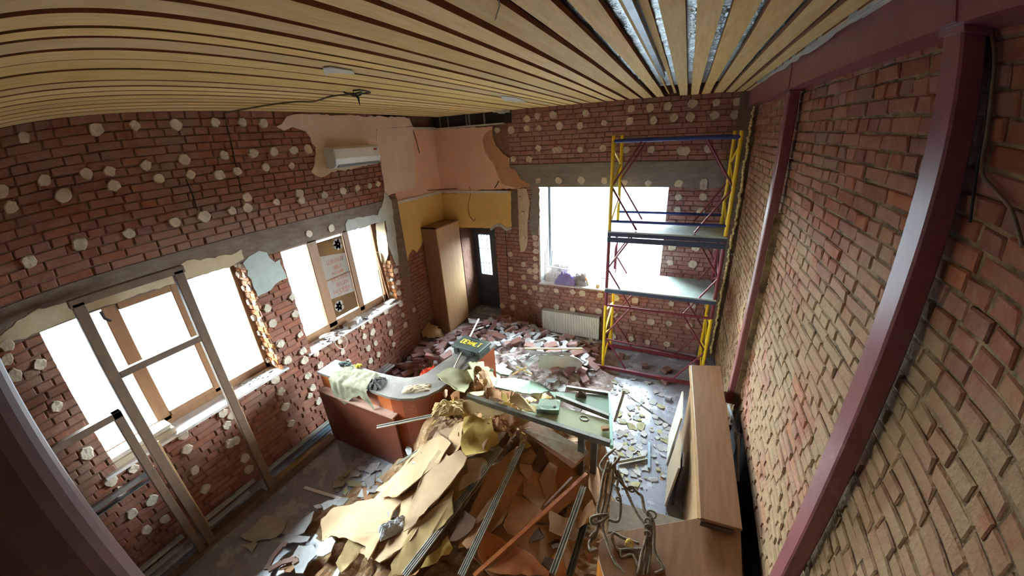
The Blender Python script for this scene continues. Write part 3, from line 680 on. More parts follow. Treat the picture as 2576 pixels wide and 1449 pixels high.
tag(MB().box((-4.30, -0.6, 1.0), (-4.27, 0.56, 1.05)).box((-4.30, -0.6, 0.955), (-4.25, 0.56, 0.965)).build('wall_rail', M_PROF, org='c'), 'thin shiny metal rail on the left wall under the window, beside the gate', 'rail')
# dark round post close to the camera
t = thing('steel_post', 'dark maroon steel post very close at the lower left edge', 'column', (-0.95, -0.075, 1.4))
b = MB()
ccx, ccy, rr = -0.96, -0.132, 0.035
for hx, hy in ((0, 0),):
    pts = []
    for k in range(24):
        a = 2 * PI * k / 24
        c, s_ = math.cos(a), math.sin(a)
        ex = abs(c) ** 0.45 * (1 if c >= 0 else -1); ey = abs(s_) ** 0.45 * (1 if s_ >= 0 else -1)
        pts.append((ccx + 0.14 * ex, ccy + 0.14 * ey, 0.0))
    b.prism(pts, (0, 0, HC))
b.build('shaft', mat('dark_brown_steel', S(98, 70, 68), S(110, 80, 78), 0.4, 7, dust=S(130, 108, 102), dust_amt=0.1, dust_scale=6), t)  # darker and browner than the other maroon steel
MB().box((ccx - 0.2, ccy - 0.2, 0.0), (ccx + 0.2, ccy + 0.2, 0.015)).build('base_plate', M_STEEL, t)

# ================================================================== reception counter of mahogany, rounded corner
t = thing('reception_counter', 'mahogany reception counter with rounded corner and dusty grey top', 'counter', (-2.6, 2.8, 0))
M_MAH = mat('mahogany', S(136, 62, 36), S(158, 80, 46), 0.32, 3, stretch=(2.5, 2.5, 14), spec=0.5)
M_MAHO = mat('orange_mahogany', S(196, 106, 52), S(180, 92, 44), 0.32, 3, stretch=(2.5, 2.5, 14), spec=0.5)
M_CTOP = mat('dusty_counter_top', S(108, 100, 92), S(130, 122, 114), 0.55, 4, dust=S(150, 140, 126), dust_amt=0.35, dust_scale=3, bump=0.1)
outer = [(-4.01, 2.36), (-3.2, 2.335), (-2.78, 2.325), (-2.62, 2.345), (-2.47, 2.41), (-2.36, 2.51), (-2.295, 2.64), (-2.265, 2.8), (-2.19, 3.25), (-2.12, 3.74)]
inner = [(-4.01, 2.66), (-3.2, 2.645), (-2.95, 2.66), (-2.83, 2.68), (-2.74, 2.72), (-2.67, 2.78), (-2.63, 2.86), (-2.61, 2.98), (-2.55, 3.3), (-2.48, 3.76)]
def band(o, i, z0, z1):
    vs = [(x, y, z0) for x, y in o] + [(x, y, z0) for x, y in i] + [(x, y, z1) for x, y in o] + [(x, y, z1) for x, y in i]
    n = len(o); fs = []
    for k in range(n - 1):
        fs += [(k, k + 1, n + k + 1, n + k), (2 * n + k, 2 * n + k + 1, 3 * n + k + 1, 3 * n + k), (k, k + 1, 2 * n + k + 1, 2 * n + k), (n + k, n + k + 1, 3 * n + k + 1, 3 * n + k)]
    fs += [(0, n, 3 * n, 2 * n), (n - 1, 2 * n - 1, 4 * n - 1, 3 * n - 1)]
    return vs, fs
def offs(P, d):
    out = []
    for k in range(len(P)):
        a = Vector(P[max(k - 1, 0)]); c = Vector(P[min(k + 1, len(P) - 1)]); q = (c - a).normalized()
        out.append((P[k][0] + q.y * d, P[k][1] - q.x * d))
    return out
MB().add(*band(outer, inner, 1.068, 1.10)).build('counter_top', M_CTOP, t)
up = offs(outer, -0.03)
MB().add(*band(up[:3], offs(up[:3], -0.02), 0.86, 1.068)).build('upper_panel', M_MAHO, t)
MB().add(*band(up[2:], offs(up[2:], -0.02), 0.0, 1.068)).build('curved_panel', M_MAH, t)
lowp = [(-4.03, 2.315), (-3.2, 2.30), (-2.72, 2.288)]
MB().add(*band([(-4.035, 2.30), (-3.2, 2.285), (-2.72, 2.273)], [(-4.03, 2.40), (-3.2, 2.385), (-2.72, 2.37)], 0.825, 0.845)).build('ledge', mat('pale_ledge', S(176, 140, 124), S(160, 124, 108), 0.5, 5), t)
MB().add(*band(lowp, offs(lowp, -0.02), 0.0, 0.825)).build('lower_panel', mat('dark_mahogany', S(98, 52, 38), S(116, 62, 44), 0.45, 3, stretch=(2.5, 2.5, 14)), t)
MB().box((-4.0, 2.40, 0.0), (-3.98, 2.64, 1.068)).build('end_panel', M_MAH, t)
MB().add(*band(offs(inner[1:], 0.16), offs(inner[1:], 0.14), 0.0, 0.78)).build('inner_panel', M_MAH, t)

# toolbox standing on the far end of the counter
t = thing('toolbox', 'dark grey toolbox with yellow lettering on the far end of the mahogany counter', 'toolbox', (-2.33, 3.46, 1.10))
M_TBOX = mat('toolbox_plastic', S(50, 58, 52), S(62, 70, 64), 0.45, 6, dust=S(140, 132, 118), dust_amt=0.1, dust_scale=8)
Rt = Matrix.Rotation(math.radians(-6), 3, 'Z'); tc = Vector((-2.33, 3.46, 1.10))
MB().obox(tc + Vector((0, 0, 0.045)), (0.42, 0.27, 0.09), Rt).build('body', M_TBOX, t, bevel=0.01)
MB().obox(tc + Vector((0, 0, 0.115)), (0.45, 0.30, 0.05), Rt).build('lid', M_TBOX, t, bevel=0.012)
for s_ in (-0.13, 0.13):
    MB().obox(tc + Rt @ Vector((s_, -0.155, 0.09)), (0.05, 0.014, 0.07), Rt).build('latch', mat('black_latch', S(30, 32, 32), S(36, 38, 38), 0.5, 5), t, bevel=0.003)
M_LETTER = mat('yellow_lettering', S(220, 190, 50), S(200, 172, 46), 0.6, 12)
GL = {'D': [((0, 0), (0, 1)), ((0, 1), (.6, 1)), ((.6, 1), (.8, .75)), ((.8, .75), (.8, .25)), ((.8, .25), (.6, 0)), ((.6, 0), (0, 0))],
      'E': [((0, 0), (0, 1)), ((0, 1), (.8, 1)), ((0, .5), (.65, .5)), ((0, 0), (.8, 0))],
      'W': [((0, 1), (.25, 0)), ((.25, 0), (.45, .7)), ((.45, .7), (.65, 0)), ((.65, 0), (.9, 1))],
      'A': [((0, 0), (.4, 1)), ((.4, 1), (.8, 0)), ((.15, .35), (.65, .35))],
      'L': [((0, 1), (0, 0)), ((0, 0), (.75, 0))],
      'T': [((0, 1), (.8, 1)), ((.4, 1), (.4, 0))]}
b = MB(); cx_ = -0.15
for ch in 'DEWALT':
    for (a, c) in GL[ch]:
        p = [tc + Rt @ Vector((cx_ + q[0] * 0.05, -0.045 + q[1] * 0.09, 0.1415)) for q in (a, c)]
        b.bar(p[0], p[1], 0.015, 0.003)
    cx_ += 0.052 if ch != 'W' else 0.056
b.build('lettering', M_LETTER, t)
MB().tube([tc + Rt @ Vector((-0.07, 0.10, 0.140)), tc + Rt @ Vector((-0.06, 0.10, 0.157)), tc + Rt @ Vector((0.06, 0.10, 0.157)), tc + Rt @ Vector((0.07, 0.10, 0.140))], 0.009, 6).build('handle', MATS['black_latch'], t)
# white pole leaning across the toolbox
pa_, pb_ = atZ(1142, 926, 1.13), atY(1204, 803, 4.15)
tag(MB().tube([pa_, pa_.lerp(pb_, 0.96)], 0.011, 10).tube([pa_.lerp(pb_, 0.96), pb_], 0.013, 10).build('pole', mat('cream_pole', S(236, 226, 206), S(222, 210, 186), 0.5, 8), org='c'), 'long cream pole sloping up across the toolbox on the counter', 'pole')

# ================================================================== wooden counter along the right wall
M_WOOD = mat('brown_veneer_top', S(136, 94, 60), S(120, 80, 50), 0.42, 2.5, stretch=(12, 1.2, 4), spec=0.5)
M_WOOD_E = mat('pale_wood_edge', S(196, 158, 108), S(180, 142, 94), 0.6, 4)
t = thing('bar_counter', 'long high brown wooden counter running along the brick wall', 'counter', (0.5, 3.1, 0))
zt = 1.06
C = [atZ(x, y, zt) for x, y in ((1738, 918), (1812, 920), (1868, 1332), (1762, 1303))]
b = MB(); b.prism([p - Vector((0, 0, 0.028)) for p in C], (0, 0, 0.028)); b.build('top', M_WOOD, t, bevel=0.004)
b = MB(); b.bar(C[0] + Vector((-0.006, 0, -0.014)), C[3] + Vector((-0.006, 0, -0.014)), 0.03, 0.012); b.build('edge_band', M_WOOD_E, t)
MB().prism([(C[0].x + 0.03, C[0].y - 0.05, 0), (C[3].x + 0.03, C[3].y + 0.10, 0), (C[3].x + 0.05, C[3].y + 0.10, 0), (C[0].x + 0.05, C[0].y - 0.05, 0)], (0, 0, 1.03)).build('front_panel', mat('tan_panel', S(178, 144, 104), S(164, 130, 92), 0.6, 3, stretch=(6, 1, 6)), t)
MB().prism([(C[1].x - 0.05, C[1].y - 0.05, 0), (C[2].x - 0.06, C[2].y + 0.10, 0), (C[2].x - 0.04, C[2].y + 0.10, 0), (C[1].x - 0.03, C[1].y - 0.05, 0)], (0, 0, 1.03)).build('back_panel', M_WOOD, t)
for f in (0.03, 0.5):
    a, c = C[0].lerp(C[3], f), C[1].lerp(C[2], f)
    MB().bar((a.x + 0.06, a.y - 0.02 + 0.04 * (1 - 2 * f), 0.51), (c.x - 0.07, c.y - 0.02 + 0.04 * (1 - 2 * f), 0.51), 0.02, 1.0).build('divider', M_WOOD, t)
MB().bar(C[3] + Vector((0.004, -0.004, -0.05)), C[3].lerp(C[2], 0.82) + Vector((0, -0.004, -0.05)), 0.03, 0.035).build('end_shade_piece', mat('end_shadow', S(66, 48, 40), S(78, 56, 46), 0.5, 6), t, bevel=0.006)  # dark bar drawing the shadow line under the near end of the top
t = thing('low_desk', 'low brown desk top with a curved edge at the near end of the counter', 'desk', (0.4, 1.9, 0))
zt = 0.97
P = [atZ(x, y, zt) for x, y in ((1862, 1318), (1755, 1303), (1640, 1322), (1535, 1341), (1512, 1358), (1502, 1385), (1508, 1415), (1518, 1449))]
P += [Vector((-0.10, 1.0, zt)), Vector((0.68, 1.0, zt))]
MB().prism([p - Vector((0, 0, 0.028)) for p in P], (0, 0, 0.028)).build('top', M_WOOD, t, bevel=0.003)
b = MB()
Q = P[3:9]
for a, c in zip(Q, Q[1:]): b.prism([(a.x + 0.01, a.y, 0.0), (c.x + 0.01, c.y, 0.0), (c.x + 0.03, c.y, 0.0), (a.x + 0.03, a.y, 0.0)], (0, 0, zt - 0.03))
b.build('curved_front', mat('orange_veneer', S(206, 132, 48), S(186, 112, 38), 0.4, 3, stretch=(8, 8, 0.8)), t)
MB().box((0.64, 1.02, 0.0), (0.66, 2.1, zt - 0.03)).build('side_panel', M_WOOD, t)
C2 = [atZ(x, y, 0.86) for x, y in ((1536, 1258), (1728, 1310), (1738, 1318), (1530, 1338))]
tag(MB().prism([p - Vector((0, 0, 0.025)) for p in C2], (0, 0, 0.025)).build('loose_plank', mat('grey_brown_plank', S(124, 104, 82), S(108, 90, 72), 0.6, 3, stretch=(3, 8, 3)), org='c'), 'grey brown plank lying behind the low desk, towards the debris heap', 'plank')
# boards leaning on the counter
M_WHB = mat('white_laminate', S(222, 218, 208), S(208, 202, 190), 0.5, 4)
for (nm, lb, x, ya, yb, za, zb, mm, tilt) in (('leaning_board', 'white framed board leaning against the side of the long wooden counter', 0.30, 3.55, 4.05, 0.0, 0.74, M_WHB, 0.07),
                                              ('leaning_board', 'beige board leaning against the counter, nearer than the white framed one', 0.31, 2.95, 3.5, 0.02, 0.62, mat('beige_board', S(184, 164, 138), S(168, 148, 122), 0.6, 4), 0.06),
                                              ('leaning_board', 'dark brown narrow board standing against the counter side', 0.345, 3.0, 3.2, 0.0, 0.6, mat('dark_board', S(78, 60, 54), S(90, 70, 60), 0.6, 4), 0.02)):
    b = MB(); b.prism([(x - tilt, ya, za), (x, ya, zb), (x, yb, zb), (x - tilt, yb, za)], (-0.018, 0, 0))
    tag(b.build(nm, mm, org='c'), lb, 'board')
# white cable duct in the gap by the wall
t = thing('cable_duct', 'thin white broken conduit in the dark gap behind the wooden counter', 'conduit', (0.83, 3.2, 0.6))
pts = [atX(x, y, 0.83) for x, y in ((1832, 1018), (1852, 1086))]; MB().bar(pts[0], pts[1], 0.022).build('conduit', M_WHITEPL, t)
pts2 = [atX(x, y, 0.83) for x, y in ((1858, 1095), (1857, 1210))]; MB().bar(pts2[0], pts2[1], 0.022).build('conduit', M_WHITEPL, t)
MB().tube([pts[1], pts[1] + Vector((0.0, -0.05, 0.03)), pts2[0] + Vector((0.02, 0, 0.02)), pts2[0]], 0.006, 6).build('wire', M_WHITEPL, t)

# ================================================================== cables beside the near column, on the ceiling and the wall
M_CABLE = mat('dusty_cable', S(120, 100, 80), S(96, 80, 66), 0.7, 12)
M_BLK = mat('black_cable', S(28, 26, 26), S(38, 34, 34), 0.6, 12)
def cable(pts, rad, m, label, nm='cable', cat='cable'):
    P = [Vector(p) for p in pts]; out = []
    for i in range(len(P) - 1):
        p0, p1, p2, p3 = P[max(i - 1, 0)], P[i], P[i + 1], P[min(i + 2, len(P) - 1)]
        for k in range(5):
            s = k / 5
            out.append(0.5 * ((2 * p1) + (p2 - p0) * s + (2 * p0 - 5 * p1 + 4 * p2 - p3) * s * s + (3 * p1 - p0 - 3 * p2 + p3) * s ** 3))
    out.append(P[-1])
    return tag(MB().tube(out, rad, 6).build(nm, m, org='c', smooth=True), label, cat) if label else out
cable([atX(x, y, XR - 0.02) for x, y in ((2488, 60), (2502, 130), (2496, 220), (2484, 330), (2470, 430), (2505, 480), (2545, 530), (2572, 620))], 0.007, M_CABLE, 'grey brown cable beside the near column, curving right at its lower end')
cable([atX(x, y, XR - 0.02) for x, y in ((2480, 62), (2490, 150), (2482, 300), (2462, 400), (2452, 470), (2440, 560))], 0.005, M_BLK, 'thin dark cable hanging straight behind the near steel column')
cable([atX(x, y, XL + 0.03) for x, y in ((566, 284),)] + [atZ(x, y, HC - 0.025) for x, y in ((640, 270), (690, 262), (745, 256), (790, 255), (830, 243), (870, 238), (905, 236), (932, 233))], 0.008, M_CABLE, 'brown cable stapled along the ceiling boards from the left wall')
t = thing('cable_tangle', 'black knotted cable ends hanging from the left part of the ceiling', 'cable', atZ(888, 232, HC))
c0 = atZ(888, 232, HC - 0.03)
MB().tube([c0 + Vector((0.0, 0.0, 0.0)) + Vector((0.05 * math.cos(a), 0.09 * math.sin(a), 0.012 * math.sin(2 * a) - 0.01)) for a in [k * 0.5 for k in range(26)]], 0.006, 6).build('loop', M_BLK, t)
MB().tube([atZ(888, 228, HC - 0.02), atZ(905, 226, HC - 0.02), atZ(930, 231, HC - 0.02)], 0.007, 6).build('tail', M_BLK, t)
MB().tube([c0 + Vector((0, 0, 0)), c0 + Vector((0.03, 0.02, -0.05)), c0 + Vector((0.01, 0.04, -0.10))], [0.005, 0.009, 0.003], 6).build('tail', M_BLK, t)
tag(MB().tube([atZ(1254, -2, HC - 0.004), atZ(1257, 14, HC - 0.006), atZ(1250, 34, HC - 0.006), atZ(1246, 50, HC - 0.004)], 0.0025, 5).build('wire_end', M_CABLE, org='c'), 'short curved wire on the ceiling boards near the top edge', 'wire')
tag(MB().prism([atZ(x, y, HC - 0.012) for x, y in ((812, 172), (830, 170), (888, 180), (892, 186), (834, 184), (820, 190))], (0, 0, 0.006)).build('membrane_scrap', mat('pale_membrane', S(214, 216, 214), S(198, 202, 200), 0.6, 8), org='c'), 'torn scrap of white membrane hanging between two ceiling boards', 'scrap')
tag(MB().prism([atZ(x, y, HC - 0.012) for x, y in ((1258, 242), (1298, 246), (1325, 258), (1270, 254))], (0, 0, 0.006)).build('membrane_scrap', MATS['pale_membrane'], org='c'), 'grey membrane patch on the ceiling boards towards the far corner', 'scrap')
tag(flat_prism([atY(x, y, YB - 0.12) for x, y in ((1186, 273), (1283, 275), (1281, 284), (1255, 285), (1232, 279), (1205, 280))], 1, YB - 0.12, -0.015, 'plaster_scrap', M_PLASTER, None, 0.012, 0.04, 3), 'ragged white plaster edge hanging at the ceiling above the dark slot', 'plaster')
cable([atY(x, y, YB - 0.03) for x, y in ((1182, 470), (1184, 490), (1178, 515), (1180, 540), (1192, 556), (1196, 548))], 0.004, M_BLK, 'thin dark wires hanging down the ochre wall above the door')
tag(MB().bar(atX(1076, 479, XN + 0.06), atY(1150, 474, YB - 0.06), 0.02).build('wood_batten', mat('dark_batten', S(110, 80, 60), S(96, 70, 54), 0.7, 6), org='c'), 'short dark wooden batten lying on the white moulding in the corner', 'batten')
tag(MB().obox(atX(1842, 638, XR - 0.02), (0.10, 0.05, 0.012), Matrix.Rotation(1.57, 3, 'Z')).build('pipe_clip', M_PROF, org='c'), 'small shiny metal clip sticking out of the brick wall by the foam seam', 'clip')
# ================================================================== the debris heap: a height field that everything on it rests on
CTRL = [(1105, 945, 1.06), (1200, 915, 1.08), (1280, 985, 1.08), (1400, 1010, 0.98), (1500, 1060, 0.80), (1450, 1100, 0.80), (1350, 1060, 0.96), (1130, 1010, 1.04), (1100, 1050, 0.92), (1200, 1060, 0.98), (1260, 1080, 0.92), (1180, 1110, 0.88),
        (1100, 1130, 0.70), (1000, 1180, 0.28), (960, 1230, 0.10), (860, 1290, 0.12), (760, 1380, 0.06), (680, 1440, 0.04), (900, 1330, 0.26), (1000, 1300, 0.46), (1100, 1250, 0.66), (1200, 1180, 0.82), (1000, 1440, 0.33), (1100, 1449, 0.42), (880, 1449, 0.15), (1230, 1300, 0.60), (1300, 1150, 0.66), (1300, 1300, 0.46),
        (1400, 1250, 0.40), (1300, 1449, 0.34), (1400, 1400, 0.34), (1480, 1300, 0.32), (1480, 1200, 0.36), (1495, 1420, 0.25), (600, 1449, 0), (700, 1300, 0), (850, 1200, 0), (950, 1160, 0), (1590, 1250, 0), (1575, 1180, 0), (1570, 1080, 0), (1570, 1350, 0.0)]
HC_ = [(atZ(x, y, z).x, atZ(x, y, z).y, z) for x, y, z in CTRL] + [(-1.2, 3.35, 0.08), (-0.5, 3.3, 0.0), (-1.8, 3.3, 0.2), (-1.3, 0.4, 0.38), (-2.2, 0.3, 0.1), (0.0, 0.7, 0.15), (-0.7, 0.5, 0.3), (-3.2, 0.2, 0.0), (-0.2, 3.0, 0.0), (-0.8, 3.6, 0.0), (-2.6, 3.8, 0.0), (-1.6, 3.8, 0)]
def H(x, y):
    s = w = 0.0
    for a, b_, z in HC_:
        d2 = (x - a) ** 2 + (y - b_) ** 2 + 0.004
        k = 1.0 / d2 ** 1.8
        s += k * z; w += k
    return s / w
def onheap(px, py, off=0.0):
    d = ray(px, py); t = 0.6; p = EYE + d * t
    while t < 9:
        p = EYE + d * t
        if p.z <= H(p.x, p.y) + off: break
        t += 0.02
    for _ in range(8):
        t -= 0.0025; q = EYE + d * t
        if q.z > H(q.x, q.y) + off: break
        p = q
    return p
M_HEAP = mat('crushed_plaster_and_paper', S(158, 118, 82), S(112, 80, 54), 0.95, 7, bump=0.9, bscale=30, dust=S(188, 160, 124), dust_amt=0.5, dust_scale=7)
gx, gy = 96, 96; vs = []; fs = []
for i in range(gx + 1):
    for j in range(gy + 1):
        x = -3.3 + 3.5 * i / gx; y = 0.1 + 3.3 * j / gy
        h = H(x, y)
        nz = noise.noise(Vector((x * 7, y * 7, 1))) * 0.035 + noise.noise(Vector((x * 19, y * 19, 4))) * 0.025
        vs.append((x, y, (-0.03 if h < 0.07 else max(h - 0.10 + nz * min(1, h * 6), 0.002))))
for i in range(gx):
    for j in range(gy):
        k = i * (gy + 1) + j; fs.append((k, k + gy + 1, k + gy + 2, k + 1))
hp = tag(MB().add(vs, fs).build('debris_heap', M_HEAP), 'brown heap of crushed plaster and torn paper under the broken boards', 'debris'); hp['kind'] = 'stuff'

def flatten(pp, P, flat):
    '''slide the corners along their lines of sight towards the best plane through them'''
    c = sum(P, Vector()) / len(P); n = Vector()
    for a, b_ in zip(P, P[1:] + P[:1]): n += (a - c).cross(b_ - c)
    n.normalize(); out = []
    for (x, y), p in zip(pp, P):
        d = ray(x, y); k = d.dot(n)
        if abs(k) < 0.15: out.append(p); continue
        q = EYE + d * ((c - EYE).dot(n) / k)
        if (q - p).length > 0.35: q = p + (q - p).normalized() * 0.35
        out.append(p.lerp(q, flat))
    return out
def sheet_mesh(name, P, thick, m, amp=0.012, step=0.07, seed=1, wav=0.012, flat=0.5, cuts=1, curl=0.0):
    c = sum(P, Vector()) / len(P)
    nrm = Vector()
    for a, b_ in zip(P, P[1:] + P[:1]): nrm += (a - c).cross(b_ - c)
    nrm.normalize()
    if nrm.z < 0: nrm = -nrm
    P = [p - nrm * ((p - c).dot(nrm) * flat) for p in P]
    R = ragged(P, amp, step, seed)
    bm = bmesh.new()
    vv = [bm.verts.new(p - c) for p in R]
    f = bm.faces.new(vv)
    bmesh.ops.triangulate(bm, faces=[f], ngon_method='EAR_CLIP')
    if cuts: bmesh.ops.subdivide_edges(bm, edges=[e for e in bm.edges if e.calc_length() > 0.10], cuts=cuts, use_grid_fill=False); bmesh.ops.triangulate(bm, faces=bm.faces)
    rad = max((v.co.length for v in bm.verts), default=1)
    for v in bm.verts:
        q = v.co + c
        v.co += nrm * (wav * 2 * noise.noise(q * 6 + Vector((seed * 3.1, 0, 0))) + curl * (v.co.length / rad) ** 2)
    bmesh.ops.recalc_face_normals(bm, faces=bm.faces)
    if sum((f.normal.dot(nrm) for f in bm.faces)) < 0: bmesh.ops.reverse_faces(bm, faces=bm.faces)
    top = list(bm.faces); down = nrm * -thick; low = {}
    rim = [(e.verts[0], e.verts[1]) for e in bm.edges if e.is_boundary]
    for f in top: f.smooth = True
    for v in list(bm.verts): low[v] = bm.verts.new(v.co + down)
    for f in top: bm.faces.new([low[v] for v in reversed(f.verts)]).smooth = True
    for a, b_ in rim:
        q = [bm.verts.new(p) for p in (a.co, b_.co, b_.co + down, a.co + down)]
        bm.faces.new(q)
    me = bpy.data.meshes.new(name); bm.to_mesh(me); bm.free()
    o = link(name, me, None, m); o.location = c
    return o
def c2(X, Y): return 1060 + X / 4.83, 880 + Y / 4.83
def c3(X, Y): return 960 + X / 4.152, 1100 + Y / 4.152
def c4(X, Y): return 560 + X / 3.724, 1060 + Y / 3.724
def c5(X, Y): return 1120 + X / 5.854, 740 + Y / 5.854
M_BEI = mat('beige_board_paper', S(196, 164, 130), S(180, 148, 112), 0.85, 3, jitter=0.05, dust=S(186, 150, 110), dust_amt=0.05, dust_scale=4, bump=0.08)
M_BEIY = mat('yellow_beige_board', S(192, 164, 114), S(176, 148, 98), 0.85, 3, jitter=0.05, dust=S(180, 146, 100), dust_amt=0.05, dust_scale=4, bump=0.08)
M_BRN = mat('brown_board_paper', S(186, 138, 96), S(166, 118, 80), 0.88, 4, jitter=0.12, dust=S(128, 88, 60), dust_amt=0.1, dust_scale=5, bump=0.1)
M_ORB = mat('orange_brown_paper', S(184, 116, 66), S(164, 98, 54), 0.88, 4, jitter=0.1, bump=0.1)
M_DBR = mat('dark_brown_board', S(104, 74, 54), S(84, 58, 42), 0.9, 5, jitter=0.1)
M_YPAP = mat('yellow_paper', S(210, 182, 106), S(192, 160, 84), 0.85, 4, dust=S(180, 140, 70), dust_amt=0.05, dust_scale=5)
M_GRN = mat('pale_green_board', S(136, 156, 134), S(122, 142, 120), 0.75, 3, dust=S(150, 138, 104), dust_amt=0.08, dust_scale=6)
M_GRB = mat('green_beige_board', S(170, 164, 128), S(156, 148, 112), 0.85, 3, dust=S(166, 140, 96), dust_amt=0.1, dust_scale=5)
M_PALE = mat('dusty_white_board', S(184, 182, 182), S(164, 162, 162), 0.85, 5, jitter=0.08, bump=0.15)
def c6(X, Y): return 755 + X * 0.7946, 805 + Y * 0.7946
